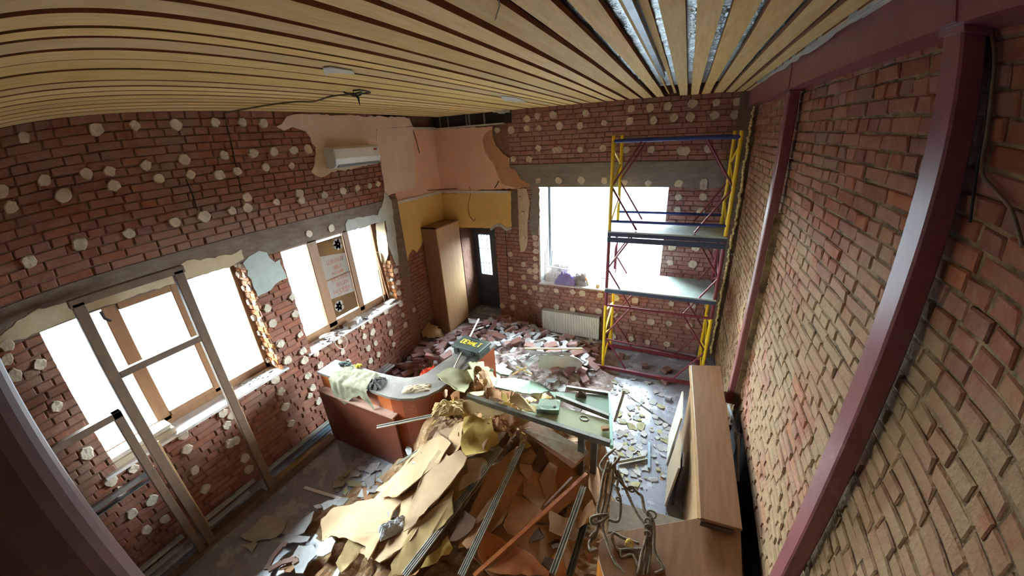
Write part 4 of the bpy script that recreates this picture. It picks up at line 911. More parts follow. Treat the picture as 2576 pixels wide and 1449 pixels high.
SH = [
 ('board_sheet', 'beige board between counter front and the upper left profile of the heap', M_BEI, 0.13, 0.010, c6, [(400, 385), (440, 360), (480, 390), (440, 450), (380, 500), (300, 560), (250, 560), (330, 470)], 0.006),
 ('board_sheet', 'wide beige board lying lowest, under the other sheets of the left flank', M_BEI, 0.05, 0.012, c6, [(235, 565), (300, 500), (410, 400), (470, 415), (500, 470), (440, 560), (350, 700), (250, 770), (190, 740), (130, 690), (90, 640), (110, 600)], 0.006),
 ('board_sheet', 'yellow beige board under the torn edge at the bottom, between large sheet and silver profile', M_BEIY, 0.0, 0.012, c6, [(500, 440), (580, 430), (600, 470), (540, 560), (420, 720), (350, 808), (280, 808), (330, 690), (430, 560)], 0.006),
 ('board_sheet', 'beige board under the yellow crumpled paper on the counter side of the heap', M_BEI, 0.07, 0.010, c6, [(430, 350), (520, 330), (600, 360), (580, 420), (500, 440), (420, 430), (410, 390)], 0.012),
 ('cardboard_piece', 'large tan cardboard between the silver profiles at the middle of the pit', M_BRN, 0.01, 0.010, c6, [(600, 470), (690, 400), (740, 420), (700, 520), (640, 640), (560, 720), (500, 720), (540, 600)], 0.008),
 ('cardboard_piece', 'wide brown board lying lowest under the pit, below the planks', M_BRN, 0.0, 0.010, c6, [(720, 390), (820, 420), (900, 480), (880, 560), (780, 640), (660, 640), (650, 560)], 0.008),
 ('cardboard_piece', 'wide brown board lying lowest at the bottom right of the pit', M_BRN, 0.0, 0.010, c6, [(640, 640), (780, 650), (880, 640), (870, 760), (840, 808), (600, 808), (540, 740)], 0.008),
 ('board_sheet', 'tan board along the near side of the framed panel, under the scraps', M_BEIY, 0.04, 0.010, c6, [(560, 250), (660, 270), (760, 300), (700, 330), (620, 320), (520, 300), (480, 260)], 0.010),
  # name, label, material, offset over the heap, thickness, crop function, outline, waviness
 ('board_sheet', 'large pinkish beige torn sheet draped down the middle of the heap, ending in a point', M_BEI, 0.15, 0.012, c3, [(590, 130), (700, 185), (830, 150), (882, 205), (862, 300), (790, 400), (690, 520), (430, 790), (310, 935), (228, 985), (222, 955), (300, 690), (400, 420), (500, 260), (556, 175)], 0.02),
 ('board_sheet', 'large yellow beige board sloping to the bottom edge, left of the silver profiles', M_BEIY, 0.09, 0.014, c3, [(745, 560), (745, 800), (600, 965), (480, 1115), (215, 1440), (95, 1440), (92, 1340), (300, 990), (440, 830), (560, 720)], 0.008),
 ('board_sheet', 'beige torn board high on the left flank of the heap, beside the thin profile', M_BEI, 0.09, 0.014, c3, [(440, 70), (560, 60), (590, 140), (500, 330), (440, 370), (330, 480), (220, 580), (60, 604), (-60, 560), (150, 380)], 0.012),
 ('board_sheet', 'broad beige board at the left foot of the heap, with a crease across it', M_BEI, 0.09, 0.014, c4, [(920, 920), (1000, 822), (1150, 785), (1330, 742), (1640, 684), (1680, 704), (1600, 860), (1450, 1150), (1360, 1290), (1330, 1160), (1160, 1105), (1010, 1070), (930, 1110), (918, 1000)], 0.014),
 ('board_sheet', 'small beige board with thick edge at the bottom left of the heap', M_BEIY, 0.10, 0.03, c4, [(1180, 1092), (1268, 1082), (1318, 1150), (1250, 1285), (1112, 1418), (1064, 1330)], 0.006),
 ('board_sheet', 'small cream sheet under the yellow paper, right of the large pinkish sheet', M_BEI, 0.07, 0.012, c3, [(900, 230), (1052, 210), (1030, 430), (806, 556), (812, 470), (900, 360)], 0.006),
 ('board_sheet', 'narrow upright beige strip just below the yellow crumpled paper', M_BEI, 0.08, 0.010, c2, [(330, 1000), (420, 900), (520, 860), (480, 1140), (440, 1230), (220, 1260), (300, 1120)], 0.010),
 ('paper_sheet', 'bright yellow torn paper sheet near the top of the heap', M_YPAP, 0.12, 0.008, c2, [(530, 835), (640, 800), (760, 830), (842, 852), (872, 985), (958, 1102), (900, 1132), (832, 1172), (742, 1280), (562, 1300), (500, 1240), (482, 1150), (500, 1000)], 0.03),
 ('board_sheet', 'brown torn cardboard sheet right of the yellow paper', M_BRN, 0.09, 0.008, c2, [(850, 860), (900, 800), (1060, 760), (1210, 850), (1200, 890), (1130, 930), (980, 950), (870, 970)], 0.016),
 ('gypsum_board', 'pale green beige board lying over the counter end, far left on top of the heap', M_GRB, 0.10, 0.014, c2, [(180, 300), (260, 252), (370, 222), (560, 245), (640, 330), (570, 450), (530, 520), (440, 490), (250, 372)], 0.006),
 ('gypsum_board', 'broken pale green beige board with a jagged far edge on top of the heap', M_GRB, 0.085, 0.014, c2, [(560, 245), (610, 235), (580, 150), (600, 138), (680, 150), (760, 140), (772, 205), (940, 225), (962, 330), (912, 436), (792, 440), (640, 400)], 0.008),
 ('gypsum_board', 'mint green board with a straight edge across the top of the heap', M_GRN, 0.13, 0.014, c2, [(920, 352), (1100, 342), (1380, 382), (1480, 422), (1580, 490), (1440, 522), (1320, 530), (1120, 505), (980, 482), (900, 452)], 0.003),
 ('gypsum_board', 'thick pale board lying on the far side of the heap towards the bricks', M_GRN, 0.12, 0.03, c2, [(845, 232), (872, 182), (960, 182), (1110, 262), (1064, 300), (960, 290)], 0.004),
 ('board_sheet', 'brown upright board under the near edge of the mint green board', M_BRN, 0.07, 0.010, c2, [(790, 455), (980, 492), (1130, 512), (1060, 645), (930, 592), (800, 560)], 0.01),
 ('board_sheet', 'tan torn sheet hanging over the edge of the framed panel', M_BEIY, 0.13, 0.008, c2, [(1090, 520), (1180, 540), (1270, 620), (1330, 690), (1400, 700), (1380, 765), (1260, 730), (1150, 650), (1080, 640)], 0.02),
 ('board_sheet', 'thin tan wedge of board pointing right on the middle of the heap', M_BEIY, 0.12, 0.012, c2, [(1230, 610), (1330, 560), (1500, 522), (1575, 575), (1420, 605), (1270, 628)], 0.004),
 ('board_sheet', 'small beige board piece beside the curled brown paper', M_BEIY, 0.12, 0.010, c2, [(580, 530), (640, 512), (768, 508), (744, 552), (640, 555)], 0.004),
 ('cardboard_piece', 'largest flat tan cardboard square in the pit on the right of the heap', M_BRN, 0.06, 0.008, c3, [(1380, 600), (1470, 620), (1560, 660), (1640, 720), (1690, 770), (1400, 1020), (1330, 1000), (1270, 920)], 0.004),
 ('cardboard_piece', 'long tan folded piece above the orange wooden strip', M_BRN, 0.05, 0.008, c3, [(1480, 480), (1560, 480), (1640, 560), (1720, 640), (1655, 760), (1590, 700), (1480, 600)], 0.006),
 ('cardboard_piece', 'pointed tan piece leaning in the back of the pit', M_BRN, 0.08, 0.008, c3, [(1640, 430), (1760, 250), (1832, 310), (1800, 560), (1720, 660)], 0.004),
 ('cardboard_piece', 'rounded beige piece at the head of the pit beside the second profile', M_BRN, 0.06, 0.008, c3, [(1470, 180), (1560, 120), (1620, 180), (1570, 270), (1440, 260)], 0.006),
 ('cardboard_piece', 'dark brown piece under the laminate planks in the pit', M_DBR, 0.06, 0.008, c3, [(1590, 330), (1650, 120), (1700, 130), (1760, 290), (1690, 400)], 0.004),
 ('cardboard_piece', 'small tan piece below the rounded beige one in the pit', M_BRN, 0.06, 0.008, c3, [(1440, 280), (1560, 290), (1580, 360), (1530, 450), (1450, 350)], 0.006),
 ('cardboard_piece', 'reddish brown piece close under the planks at the right of the pit', M_ORB, 0.06, 0.008, c3, [(1830, 310), (1950, 330), (1980, 410), (1880, 600), (1800, 600)], 0.004),
 ('cardboard_piece', 'orange brown torn piece between the second profile and the orange strip', M_ORB, 0.06, 0.008, c3, [(1000, 1100), (1080, 960), (1250, 1060), (1330, 1110), (1060, 1330), (1010, 1230)], 0.012),
 ('cardboard_piece', 'wide orange brown sheet at the bottom edge of the picture', M_ORB, 0.05, 0.008, c3, [(1400, 1150), (1560, 1220), (1750, 1400), (1740, 1440), (1240, 1440), (1100, 1390)], 0.014),
 ('cardboard_piece', 'small tan flap under the crossing of profile and torn sheet', M_BRN, 0.06, 0.008, c3, [(840, 1100), (960, 940), (1080, 960), (1000, 1100), (900, 1170)], 0.008),
 ('cardboard_piece', 'tan piece left of the grey profile in the right half of the pit', M_BRN, 0.06, 0.008, c3, [(1750, 760), (1900, 830), (1990, 840), (1880, 1040), (1750, 980)], 0.008),
 ('cardboard_piece', 'brown torn piece by the cable bundle at the right rim of the pit', M_BRN, 0.07, 0.008, c3, [(2030, 930), (2120, 740), (2200, 660), (2240, 760), (2180, 880), (2060, 950)], 0.012),
 ('board_sheet', 'light beige sheet lit between the two silver profiles', M_BEI, 0.05, 0.010, c3, [(960, 900), (1180, 580), (1215, 640), (1090, 830), (1000, 890)], 0.004),
 ('board_sheet', 'dark torn board between the two silver profiles', M_DBR, 0.07, 0.010, c3, [(700, 1080), (860, 760), (990, 850), (950, 950), (850, 1060)], 0.014),
 ('paper_sheet', 'small yellowish torn piece left of the long silver profile at the bottom', M_YPAP, 0.06, 0.008, c3, [(410, 1340), (540, 1180), (640, 1150), (690, 1010), (740, 1140), (640, 1260), (560, 1310)], 0.02),
 ('board_sheet', 'grey brown board standing beside the laminate planks near the panel', M_DBR, 0.04, 0.012, c2, [(1090, 960), (1150, 950), (1010, 1190), (930, 1230), (960, 1110)], 0.004),
 ('board_sheet', 'brown board in shadow at the right rim of the pit beside the cables', M_BRN, 0.10, 0.010, c3, [(2165, 540), (2175, 300), (2235, 250), (2290, 420), (2290, 640), (2235, 680)], 0.006),
 ('plaster_flake', 'big pale flake lying flat on the floor, far left of the heap', M_PALE, 0.006, 0.008, c4, [(160, 1072), (400, 892), (500, 885), (600, 942), (550, 1060), (440, 1100), (340, 1105), (290, 1132)], 0.004),
 ('plaster_flake', 'triangular pale flake just below the big flat flake on the floor', M_PALE, 0.006, 0.008, c4, [(170, 1160), (300, 1120), (332, 1150), (270, 1222)], 0.003),
 ('plaster_flake', 'white strip of board between the big flake and the brown trim', M_PALE, 0.02, 0.010, c4, [(450, 1112), (570, 1080), (600, 1052), (820, 1082), (792, 1132), (560, 1142)], 0.003),
 ('plaster_flake', 'pale pointed sheet right of the big flake, under a dark slit', M_PALE, 0.01, 0.008, c4, [(560, 1050), (620, 930), (760, 900), (860, 840), (830, 930), (760, 1040), (700, 1070)], 0.006),
 ('plaster_flake', 'oval white flake alone on the blue floor near the door frame', M_PALE, 0.006, 0.012, c4, [(565, 830), (600, 770), (650, 738), (696, 742), (664, 818), (622, 852)], 0.003),
 ('plaster_flake', 'grey white flake at the bottom edge between trim and beige boards', M_PALE, 0.03, 0.010, c4, [(640, 1300), (720, 1160), (840, 1160), (900, 1240), (800, 1330), (760, 1420), (680, 1420)], 0.01),
 ('plaster_flake', 'long grey flake stuck under the left beige boards', M_PALE, 0.05, 0.010, c4, [(930, 1120), (1020, 1080), (1050, 1120), (1010, 1230), (900, 1270), (860, 1230)], 0.01),
]
used = {}
for i, (nm, lb, mm, off, th, cf, poly, wav) in enumerate(SH):
    P = [onheap(*cf(x, y), off) for x, y in poly]
    if lb.startswith(('brown board in shadow', 'brown torn piece by the cable')): P = [atZ(*cf(x, y), 0.55) for x, y in poly]
    P = flatten([cf(x, y) for x, y in poly], P, 0.8 if wav < 0.015 else 0.5)
    tag(sheet_mesh(nm, P, th, mm, 0.016 if nm == 'paper_sheet' else 0.008 if th < 0.02 else 0.005, 0.05, i + 3, wav, 0.0, cuts=2), lb, {'board_sheet': 'board', 'gypsum_board': 'board', 'paper_sheet': 'paper', 'cardboard_piece': 'cardboard', 'plaster_flake': 'plaster'}[nm])
# random torn pieces that fill the pit and the slopes
def piece(P0, size, m, r, nm, label, cat, group, thick=0.008, tilt=0.5, wav=0.01):
    n = r.randint(4, 7); k = r.uniform(0.5, 0.9)
    Rm = Matrix.Rotation(r.uniform(0, 6.28), 3, 'Z') @ Matrix.Rotation(r.uniform(-tilt, tilt), 3, 'X') @ Matrix.Rotation(r.uniform(-tilt, tilt), 3, 'Y')
    P = []
    for i in range(n):
        a = 2 * PI * (i + r.uniform(-.25, .25)) / n
        P.append(P0 + Rm @ Vector((math.cos(a) * size * r.uniform(.75, 1.1), math.sin(a) * size * k * r.uniform(.75, 1.1), 0)))
    lo = min(p.z for p in P)
    if lo < 0.004: P = [p + Vector((0, 0, 0.006 - lo)) for p in P]
    return tag(sheet_mesh(nm, P, thick, m, size * 0.06, size * 0.4, r.randint(1, 999), wav, 0.0, cuts=0), label, cat, group)
r_ = random.Random(41)
for k in range(46):
    px, py = r_.uniform(1200, 1500), r_.uniform(1120, 1449)
    if px < 1480 - (py - 1100) * 0.72: continue
    q_ = onheap(px, py, 0.03)
    if q_.x > -0.25 or q_.y > 2.75: continue
    piece(q_, r_.uniform(0.05, 0.12), r_.choice([M_BRN, M_BRN, M_ORB, M_DBR]), r_, 'cardboard_piece', 'small torn brown cardboard piece in the pit of the heap', 'cardboard', 'torn brown cardboard pieces in the pit')
for k in range(90):
    px, py = r_.uniform(1085, 1330), r_.uniform(925, 1125)
    if (px - 1200) * 0.35 + 985 > py + 75: continue
    mm = r_.choice([M_BEIY, M_BRN, M_YPAP, M_BEI]); cn = {'yellow_beige_board': 'tan', 'brown_board_paper': 'brown', 'yellow_paper': 'yellow', 'beige_board_paper': 'pinkish beige'}[mm.name]
    zone = 'on the far boards of the heap' if py < 985 else 'on the left crown of the heap' if px < 1200 else 'below the framed panel edge'
    piece(onheap(px, py, 0.05), r_.uniform(0.03, 0.09), mm, r_, 'paper_scrap', 'torn ' + cn + ' paper scrap curling ' + zone, 'paper', cn + ' paper scraps ' + zone, 0.005, 0.9, 0.02)
for k in range(40):
    px, py = r_.uniform(700, 1090), r_.uniform(1130, 1449)
    if not (1449 - (px - 640) * 0.72 - 60 < py): continue
    piece(onheap(px, py, 0.02), r_.uniform(0.03, 0.10), r_.choice([M_PALE, M_PALE, M_BEI, M_BRN]), r_, 'plaster_scrap', 'small pale plaster scrap along the left foot of the heap', 'plaster', 'plaster scraps at the foot of the heap', 0.007, 0.4)
for k in range(30):
    px, py = r_.uniform(850, 1000), r_.uniform(1165, 1255)
    if py > 1449 - (px - 640) * 0.66: continue
    q_ = atZ(px, py, 0.02)
    piece(q_, r_.uniform(0.04, 0.12), r_.choice([M_PALE, M_PALE, M_GRB]), r_, 'plaster_scrap', 'pale plaster scrap on the floor before the mahogany counter', 'plaster', 'plaster scraps before the counter', 0.008, 0.25)
# crumpled yellow paper at the crown
def crumple(nm, label, cat, c, sx, sy, hgt, m, seed, n=18, rot=0.0, mm=None, group=None):
    r = random.Random(seed); vs = []; fs = []
    Rz = Matrix.Rotation(rot, 3, 'Z')
    for i in range(n + 1):
        for j in range(n + 1):
            u, v = i / n * 2 - 1, j / n * 2 - 1
            e = max(0, 1 - max(abs(u), abs(v)) ** 3)
            k = 1 + 0.18 * noise.noise(Vector((u * 3 + seed, v * 3, seed)))
            z = hgt * (0.15 + 0.85 * e) * (0.55 + 0.75 * abs(noise.noise(Vector((u * 2.6 + seed * 7, v * 2.6, 0.5)))) + 0.35 * abs(noise.noise(Vector((u * 6 + seed, v * 6, 2)))))
            if max(abs(u), abs(v)) > 0.99: z = 0.0
            vs.append(Vector(c) + Rz @ Vector((u * sx * k, v * sy * k, 0)) + Vector((0, 0, z)))
    for i in range(n):
        for j in range(n):
            k = i * (n + 1) + j; fs.append((k, k + n + 1, k + n + 2, k + 1))
    return tag(MB().add(vs, fs).build(nm, m, org='c'), label, cat, group)
crumple('crumpled_paper', 'tan yellow crumpled paper mass on the left crown of the heap', 'paper', onheap(1128, 1030, 0.0), 0.17, 0.10, 0.10, M_BEIY, 3, rot=0.5)
crumple('crumpled_paper', 'pale beige crumpled paper mass by the counter front, lower than the yellow one', 'paper', onheap(1150, 1065, -0.02), 0.17, 0.10, 0.09, M_BEI, 8, rot=0.3)
crumple('crumpled_paper', 'brown curled paper clump on the pale green boards', 'paper', onheap(1195, 965, 0.07), 0.12, 0.07, 0.09, M_BRN, 12, rot=-0.6)
crumple('crumpled_paper', 'white crumpled paper between the beige boards low on the heap', 'paper', onheap(990, 1330, 0.03), 0.13, 0.07, 0.09, M_PALE, 15, rot=0.9)
crumple('crumpled_paper', 'tan crumpled paper beside the brown cardboard near the planks', 'paper', onheap(1250, 1070, 0.06), 0.12, 0.07, 0.09, M_BRN, 21, rot=0.2)
# brown U-shaped door trim on the floor, curled strip
M_TRIM = mat('brown_trim', S(140, 98, 78), S(120, 82, 64), 0.6, 5)
q = [onheap(*c4(x, y), 0.03) for x, y in ((410, 1390), (470, 1270), (570, 1150), (600, 1160))]; q2 = [onheap(*c4(x, y), 0.04) for x, y in ((430, 1395), (560, 1320), (680, 1290), (690, 1330))]
b = MB()
for a, c in zip(q, q[1:]): b.bar(a, c, 0.05, 0.02)
for a, c in zip(q2, q2[1:]): b.bar(a, c, 0.05, 0.02)
tag(b.build('door_trim', M_TRIM, org='c'), 'bent brown trim strip among pale flakes at the bottom left', 'trim')
# ---- framed partition panel with pale green boards on the right of the heap
ZP = 1.04
def pz(X, Y, z=ZP): x, y = c2(X, Y); return atZ(x, y, z)
t = thing('framed_panel', 'large framed pale green panel lying on the right end of the heap', 'panel', (-0.8, 2.5, ZP - 0.06))
M_ALU = mat('dirty_aluminium', S(176, 172, 162), S(196, 192, 184), 0.4, 10, metal=0.3, dust=S(120, 104, 84), dust_amt=0.25, dust_scale=8, rough2=0.8)
M_MINT = mat('mint_profile', S(160, 200, 186), S(146, 186, 172), 0.4, 8)
MB().prism([pz(*p) - Vector((0, 0, 0.02)) for p in ((1560, 500), (2275, 545), (2285, 780), (1640, 590))], (0, 0, 0.012)).build('board', M_GRN, t)
MB().prism([pz(*p) - Vector((0, 0, 0.02)) for p in ((1330, 640), (1690, 680), (2285, 850), (2300, 1110), (1500, 840), (1200, 740))], (0, 0, 0.012)).build('board', mat('olive_green_board', S(168, 172, 136), S(152, 156, 120), 0.75, 3, dust=S(132, 116, 84), dust_amt=0.08, dust_scale=6), t)
M_DALU = mat('dark_profile', S(84, 80, 70), S(104, 98, 86), 0.45, 8, metal=0.5)
for a, c, w_, h_, m_ in (((1640, 560), (2290, 815), 0.045, 0.05, M_DALU), ((560, 565), (2300, 1140), 0.05, 0.06, M_DALU), ((1760, 455), (2285, 535), 0.035, 0.04, M_DALU), ((2285, 530), (2312, 1185), 0.03, 0.05, M_MINT)):
    MB().bar(pz(*a), pz(*c), w_, h_).build('profile', m_, t, bevel=0.003)
ov = pz(1980, 830, ZP - 0.005)
MB().tube([ov + Vector((0.045 * math.cos(a), 0.03 * math.sin(a), 0)) for a in [2 * PI * k / 16 for k in range(17)]], 0.004, 5).build('cutout_ring', M_DALU, t)
for (X, Y) in ((1950, 1000), (2110, 1040)):
    p = pz(X, Y); MB().box((p.x - 0.03, p.y - 0.03, 0.45), (p.x + 0.03, p.y + 0.03, ZP - 0.03)).build('leg', M_DALU, t)
p = pz(2230, 975); tag(MB().obox(p + Vector((0, 0, 0.02)), (0.07, 0.05, 0.035), Matrix.Rotation(0.5, 3, 'Z')).build('plaster_chunk', M_BRN, bevel=0.006, org='c'), 'small brown chunk on the near right corner of the framed panel', 'plaster')
p = pz(1940, 560); crumple('torn_paper', 'dark curled scrap on the far board of the framed panel', 'paper', p, 0.06, 0.03, 0.06, M_DBR, 5, 8, 0.3)
A = [pz(1440, 592, 1.10), pz(1690, 602, 1.10), pz(1668, 735, 1.10), pz(1395, 720, 1.10)]
t = thing('gypsum_block', 'thick white gypsum block with a small hole on the framed panel', 'board', (A[0].x, A[0].y, 1.04))
MB().prism(ragged([p - Vector((0, 0, 0.055)) for p in A], 0.004, 0.05, 4), (0, 0, 0.055)).build('block', M_GRN, t)
p = pz(1620, 690, 1.104); MB().tube([p - Vector((0, 0, 0.004)), p], 0.014, 12).build('hole', M_DARK, t)
# ---- two laminate planks
for k, (poly, dz, lb, mm) in enumerate(((((1180, 950), (1285, 805), (2032, 1232), (1882, 1372)), 0.0, 'upper laminate plank with a pale stone look end, on the right side of the heap', mat('laminate', S(190, 146, 114), S(172, 130, 100), 0.5, 3, stretch=(3, 3, 3), dust=S(214, 210, 190), dust_amt=0.5, dust_scale=2)), (((1250, 1000), (1350, 850), (2034, 1272), (1842, 1432)), -0.03, 'lower laminate plank showing its pink brown edge below the upper one', mat('laminate_back', S(176, 128, 104), S(160, 112, 90), 0.6, 4)))):
    zz = [0.90, 0.92, 0.80, 0.78]
    P = [atZ(*c2(X, Y), z + dz) for (X, Y), z in zip(poly, zz)]
    tag(MB().prism([p - Vector((0, 0, 0.012)) for p in P], (0, 0, 0.012)).build('laminate_plank', mm, org='c'), lb, 'plank')
# ---- profiles and strips lying over the heap
def prof(nm, label, cat, a, bpt, w_, h_, m_, grooves=0):
    t = thing(nm, label, cat, (a + bpt) / 2)
    d = (bpt - a).normalized(); s = d.cross(Vector((0, 0, 1))).normalized(); u = s.cross(d)
    if grooves:
        MB().bar(a, bpt, w_, 0.004).build('web', m_, t)
        for k in range(grooves):
            o_ = s * (w_ * (k / (grooves - 1) - 0.5)); MB().bar(a + o_ + u * 0.008, bpt + o_ + u * 0.008, 0.006, h_).build('rib', m_, t)
    else:
        MB().bar(a, bpt, w_, h_).build('bar', m_, t, bevel=0.002)
    return t
prof('metal_profile', 'long silver ribbed profile from the crown to the bottom edge, left of the other one', 'profile', onheap(*c3(1250, 110), 0.10), onheap(*c3(240, 1449), 0.12), 0.055, 0.02, M_ALU, 4)
prof('metal_profile', 'silver ribbed profile running to the bottom edge, right of the long one', 'profile', onheap(*c3(1475, 70), 0.14), onheap(*c3(830, 1449), 0.16), 0.050, 0.02, M_ALU, 4)
prof('wood_strip', 'orange wooden strip crossing the pit diagonally', 'strip', atZ(*c3(2140, 380), 0.62), onheap(*c3(960, 1449), 0.16), 0.035, 0.02, mat('orange_wood', S(178, 100, 46), S(158, 84, 36), 0.6, 4, stretch=(4, 4, 4)))
prof('wood_strip', 'thin brown wooden strip just above the orange one in the pit', 'strip', atZ(*c3(1990, 420), 0.64), onheap(*c3(1700, 720), 0.18), 0.022, 0.015, M_TRIM)
prof('metal_profile', 'grey dusty profile on the right side of the pit beside the cables', 'profile', atZ(*c3(2110, 520), 0.60), onheap(*c3(1785, 1430), 0.16), 0.045, 0.03, M_ALU, 3)
prof('metal_profile', 'dark profile bundle piece right of the grey one at the bottom', 'profile', atZ(*c3(2120, 900), 0.5), atZ(*c3(1960, 1449), 0.42), 0.05, 0.03, M_DALU, 3)
prof('metal_profile', 'thin double profile jutting left from the heap across the counter front', 'profile', onheap(1120, 1040, 0.05), atZ(948, 1076, 0.95), 0.035, 0.012, M_ALU, 2)
prof('metal_profile', 'thin profile along the upper left edge of the beige boards', 'profile', onheap(*c3(600, 15), 0.10), onheap(*c3(170, 280), 0.10), 0.03, 0.015, M_ALU, 2)
prof('wood_strip', 'pale wooden splinter strip standing on top of the heap by the mint board', 'strip', atZ(*c2(1100, 305), 1.18), atZ(*c2(1275, 212), 1.26), 0.035, 0.008, M_BEIY)
prof('wood_strip', 'pale short lath crossing the other splinter on top of the heap', 'strip', atZ(*c2(1150, 200), 1.22), atZ(*c2(1340, 300), 1.18), 0.03, 0.008, M_BEIY)
prof('plastic_strip', 'white cable cover strip alone on the blue floor left of the heap', 'strip', atZ(*c4(765, 618), 0.012), atZ(*c4(1118, 728), 0.012), 0.035, 0.015, M_WHITEPL)
# ---- thick twisted cables rising at the right of the heap
M_ROPE = mat('dusty_rope_cable', S(150, 136, 118), S(100, 86, 72), 0.75, 30, bump=0.3, bscale=120)
def cz(X, Y, z): return atZ(1480 + X / 2.964, 960 + Y / 2.964, z + 0.14)
t = thing('cable_bundle', 'knotted bundle of thick dusty cables between the heap and the low desk', 'cable', cz(150, 700, 0.85))
def cpart(pts, rad, nm='strand'):
    MB().tube(cable([cz(*p) for p in pts], 0, None, None), rad * 1.45, 7).build(nm, M_ROPE, t, smooth=True)
cpart([(200, 500, 1.02), (130, 560, 1.03), (90, 630, 1.0), (130, 670, 1.0), (200, 610, 1.03), (230, 560, 1.05), (200, 520, 1.03)], 0.0085)
cpart([(150, 590, 1.04), (110, 720, 0.99), (90, 850, 0.95), (70, 950, 0.9), (80, 1050, 0.88), (50, 1150, 0.85), (10, 1200, 0.84), (20, 1260, 0.84), (70, 1250, 0.85)], 0.0085)
cpart([(170, 600, 1.03), (140, 740, 0.98), (120, 880, 0.94), (90, 1010, 0.90), (70, 1100, 0.87), (10, 1160, 0.86)], 0.0075)
cpart([(190, 620, 1.02), (180, 720, 0.99), (160, 850, 0.95), (130, 980, 0.91), (110, 1090, 0.88), (150, 1230, 0.85), (200, 1350, 0.83), (270, 1430, 0.82)], 0.0075)
cpart([(200, 560, 1.04), (200, 660, 1.0), (250, 760, 0.97), (300, 800, 0.96), (330, 790, 0.97), (370, 830, 0.96), (400, 860, 0.95), (420, 960, 0.92), (460, 990, 0.92), (490, 1080, 0.90), (490, 1250, 0.87), (540, 1350, 0.85), (560, 1400, 0.84), (500, 1430, 0.84)], 0.0085)
cpart([(220, 660, 1.0), (290, 830, 0.95), (350, 960, 0.92), (420, 1070, 0.90), (440, 1130, 0.89), (400, 1280, 0.86), (370, 1440, 0.83)], 0.0075)
cpart([(450, 1010, 0.92), (450, 1120, 0.89), (440, 1250, 0.86), (410, 1440, 0.83)], 0.0075)
cpart([(465, 1010, 0.92), (470, 1150, 0.88), (460, 1300, 0.85), (440, 1440, 0.83)], 0.0075)
cpart([(180, 720, 0.99), (220, 730, 0.99), (210, 800, 0.97), (235, 860, 0.95), (240, 950, 0.92), (220, 1040, 0.90), (150, 1030, 0.90)], 0.0080)
cpart([(150, 990, 0.91), (60, 1000, 0.91), (20, 1020, 0.90), (30, 1060, 0.89), (100, 1040, 0.9), (150, 1000, 0.91)], 0.0080)
cpart([(380, 1210, 0.85), (250, 1160, 0.85), (190, 1130, 0.86), (180, 1170, 0.85), (220, 1250, 0.84), (290, 1250, 0.84), (400, 1250, 0.85)], 0.0075)
cpart([(240, 1260, 0.84), (250, 1310, 0.83), (330, 1290, 0.84), (370, 1380, 0.83)], 0.0065)
for (X, Y, z, R) in ((322, 800, 0.965, 0.026), (470, 990, 0.925, 0.034), (215, 800, 0.97, 0.016), (222, 875, 0.95, 0.014), (445, 1040, 0.915, 0.022), (445, 1085, 0.905, 0.022), (443, 1135, 0.895, 0.022)):
    c = cz(X, Y, z)
    MB().tube([c + Vector((R * math.cos(a), R * 0.5 * math.sin(a), R * 0.6 * math.sin(a))) for a in [2 * PI * k / 12 for k in range(13)]], 0.0085, 6).build('knot', M_ROPE, t, smooth=True)
crumple('tape_scrap', 'small cream scrap of tape tied on the cables over the low desk', 'scrap', cz(305, 1215, 0.86), 0.03, 0.02, 0.06, M_YPAP, 9, 8)
# ================================================================== rubble: loose bricks, plaster chunks, boards at the back
def H2(x, y):
    h = 0.0
    for a, b_, z, s in ((-3.3, 4.5, 0.30, 0.55), (-2.3, 4.9, 0.30, 0.7), (-1.6, 5.3, 0.2, 0.6), (-3.6, 5.2, 0.15, 0.6), (-2.9, 5.7, 0.2, 0.6), (-3.0, 4.2, 0.18, 0.5), (-1.4, 4.6, 0.12, 0.5), (-3.75, 4.2, 0.15, 0.4)):
        h += z * math.exp(-((x - a) ** 2 + (y - b_) ** 2) / (s * s))
    return min(h, 0.36)
M_RUB = mat('dusty_rubble', S(178, 160, 156), S(140, 116, 108), 0.95, 9, bump=0.9, bscale=35, dust=S(200, 194, 194), dust_amt=0.35, dust_scale=5)
gx, gy = 80, 70; vs = []; fs = []
for i in range(gx + 1):
    for j in range(gy + 1):
        x = -4.3 + 3.7 * i / gx; y = 3.5 + 2.66 * j / gy
        h = H2(x, y)
        vs.append((x, y, h - 0.02 + (noise.noise(Vector((x * 9, y * 9, 1))) * 0.05 + noise.noise(Vector((x * 23, y * 23, 4))) * 0.03) * min(1, h * 8)))
for i in range(gx):
    for j in range(gy):
        k = i * (gy + 1) + j; fs.append((k, k + gy + 1, k + gy + 2, k + 1))
o = tag(MB().add(vs, fs).build('rubble_heap', M_RUB), 'low dusty bed of crushed brick and plaster by the back wall', 'rubble'); o['kind'] = 'stuff'
M_LB = mat('loose_brick', S(140, 100, 92), S(124, 88, 82), 0.9, 10, bump=0.5, bscale=50, jitter=0.16, dust=S(156, 144, 148), dust_amt=0.38, dust_scale=7, coords='obj')
M_CHK = mat('plaster_chunk', S(180, 180, 184), S(160, 158, 164), 0.9, 9, bump=0.5, bscale=50, jitter=0.08, coords='obj')
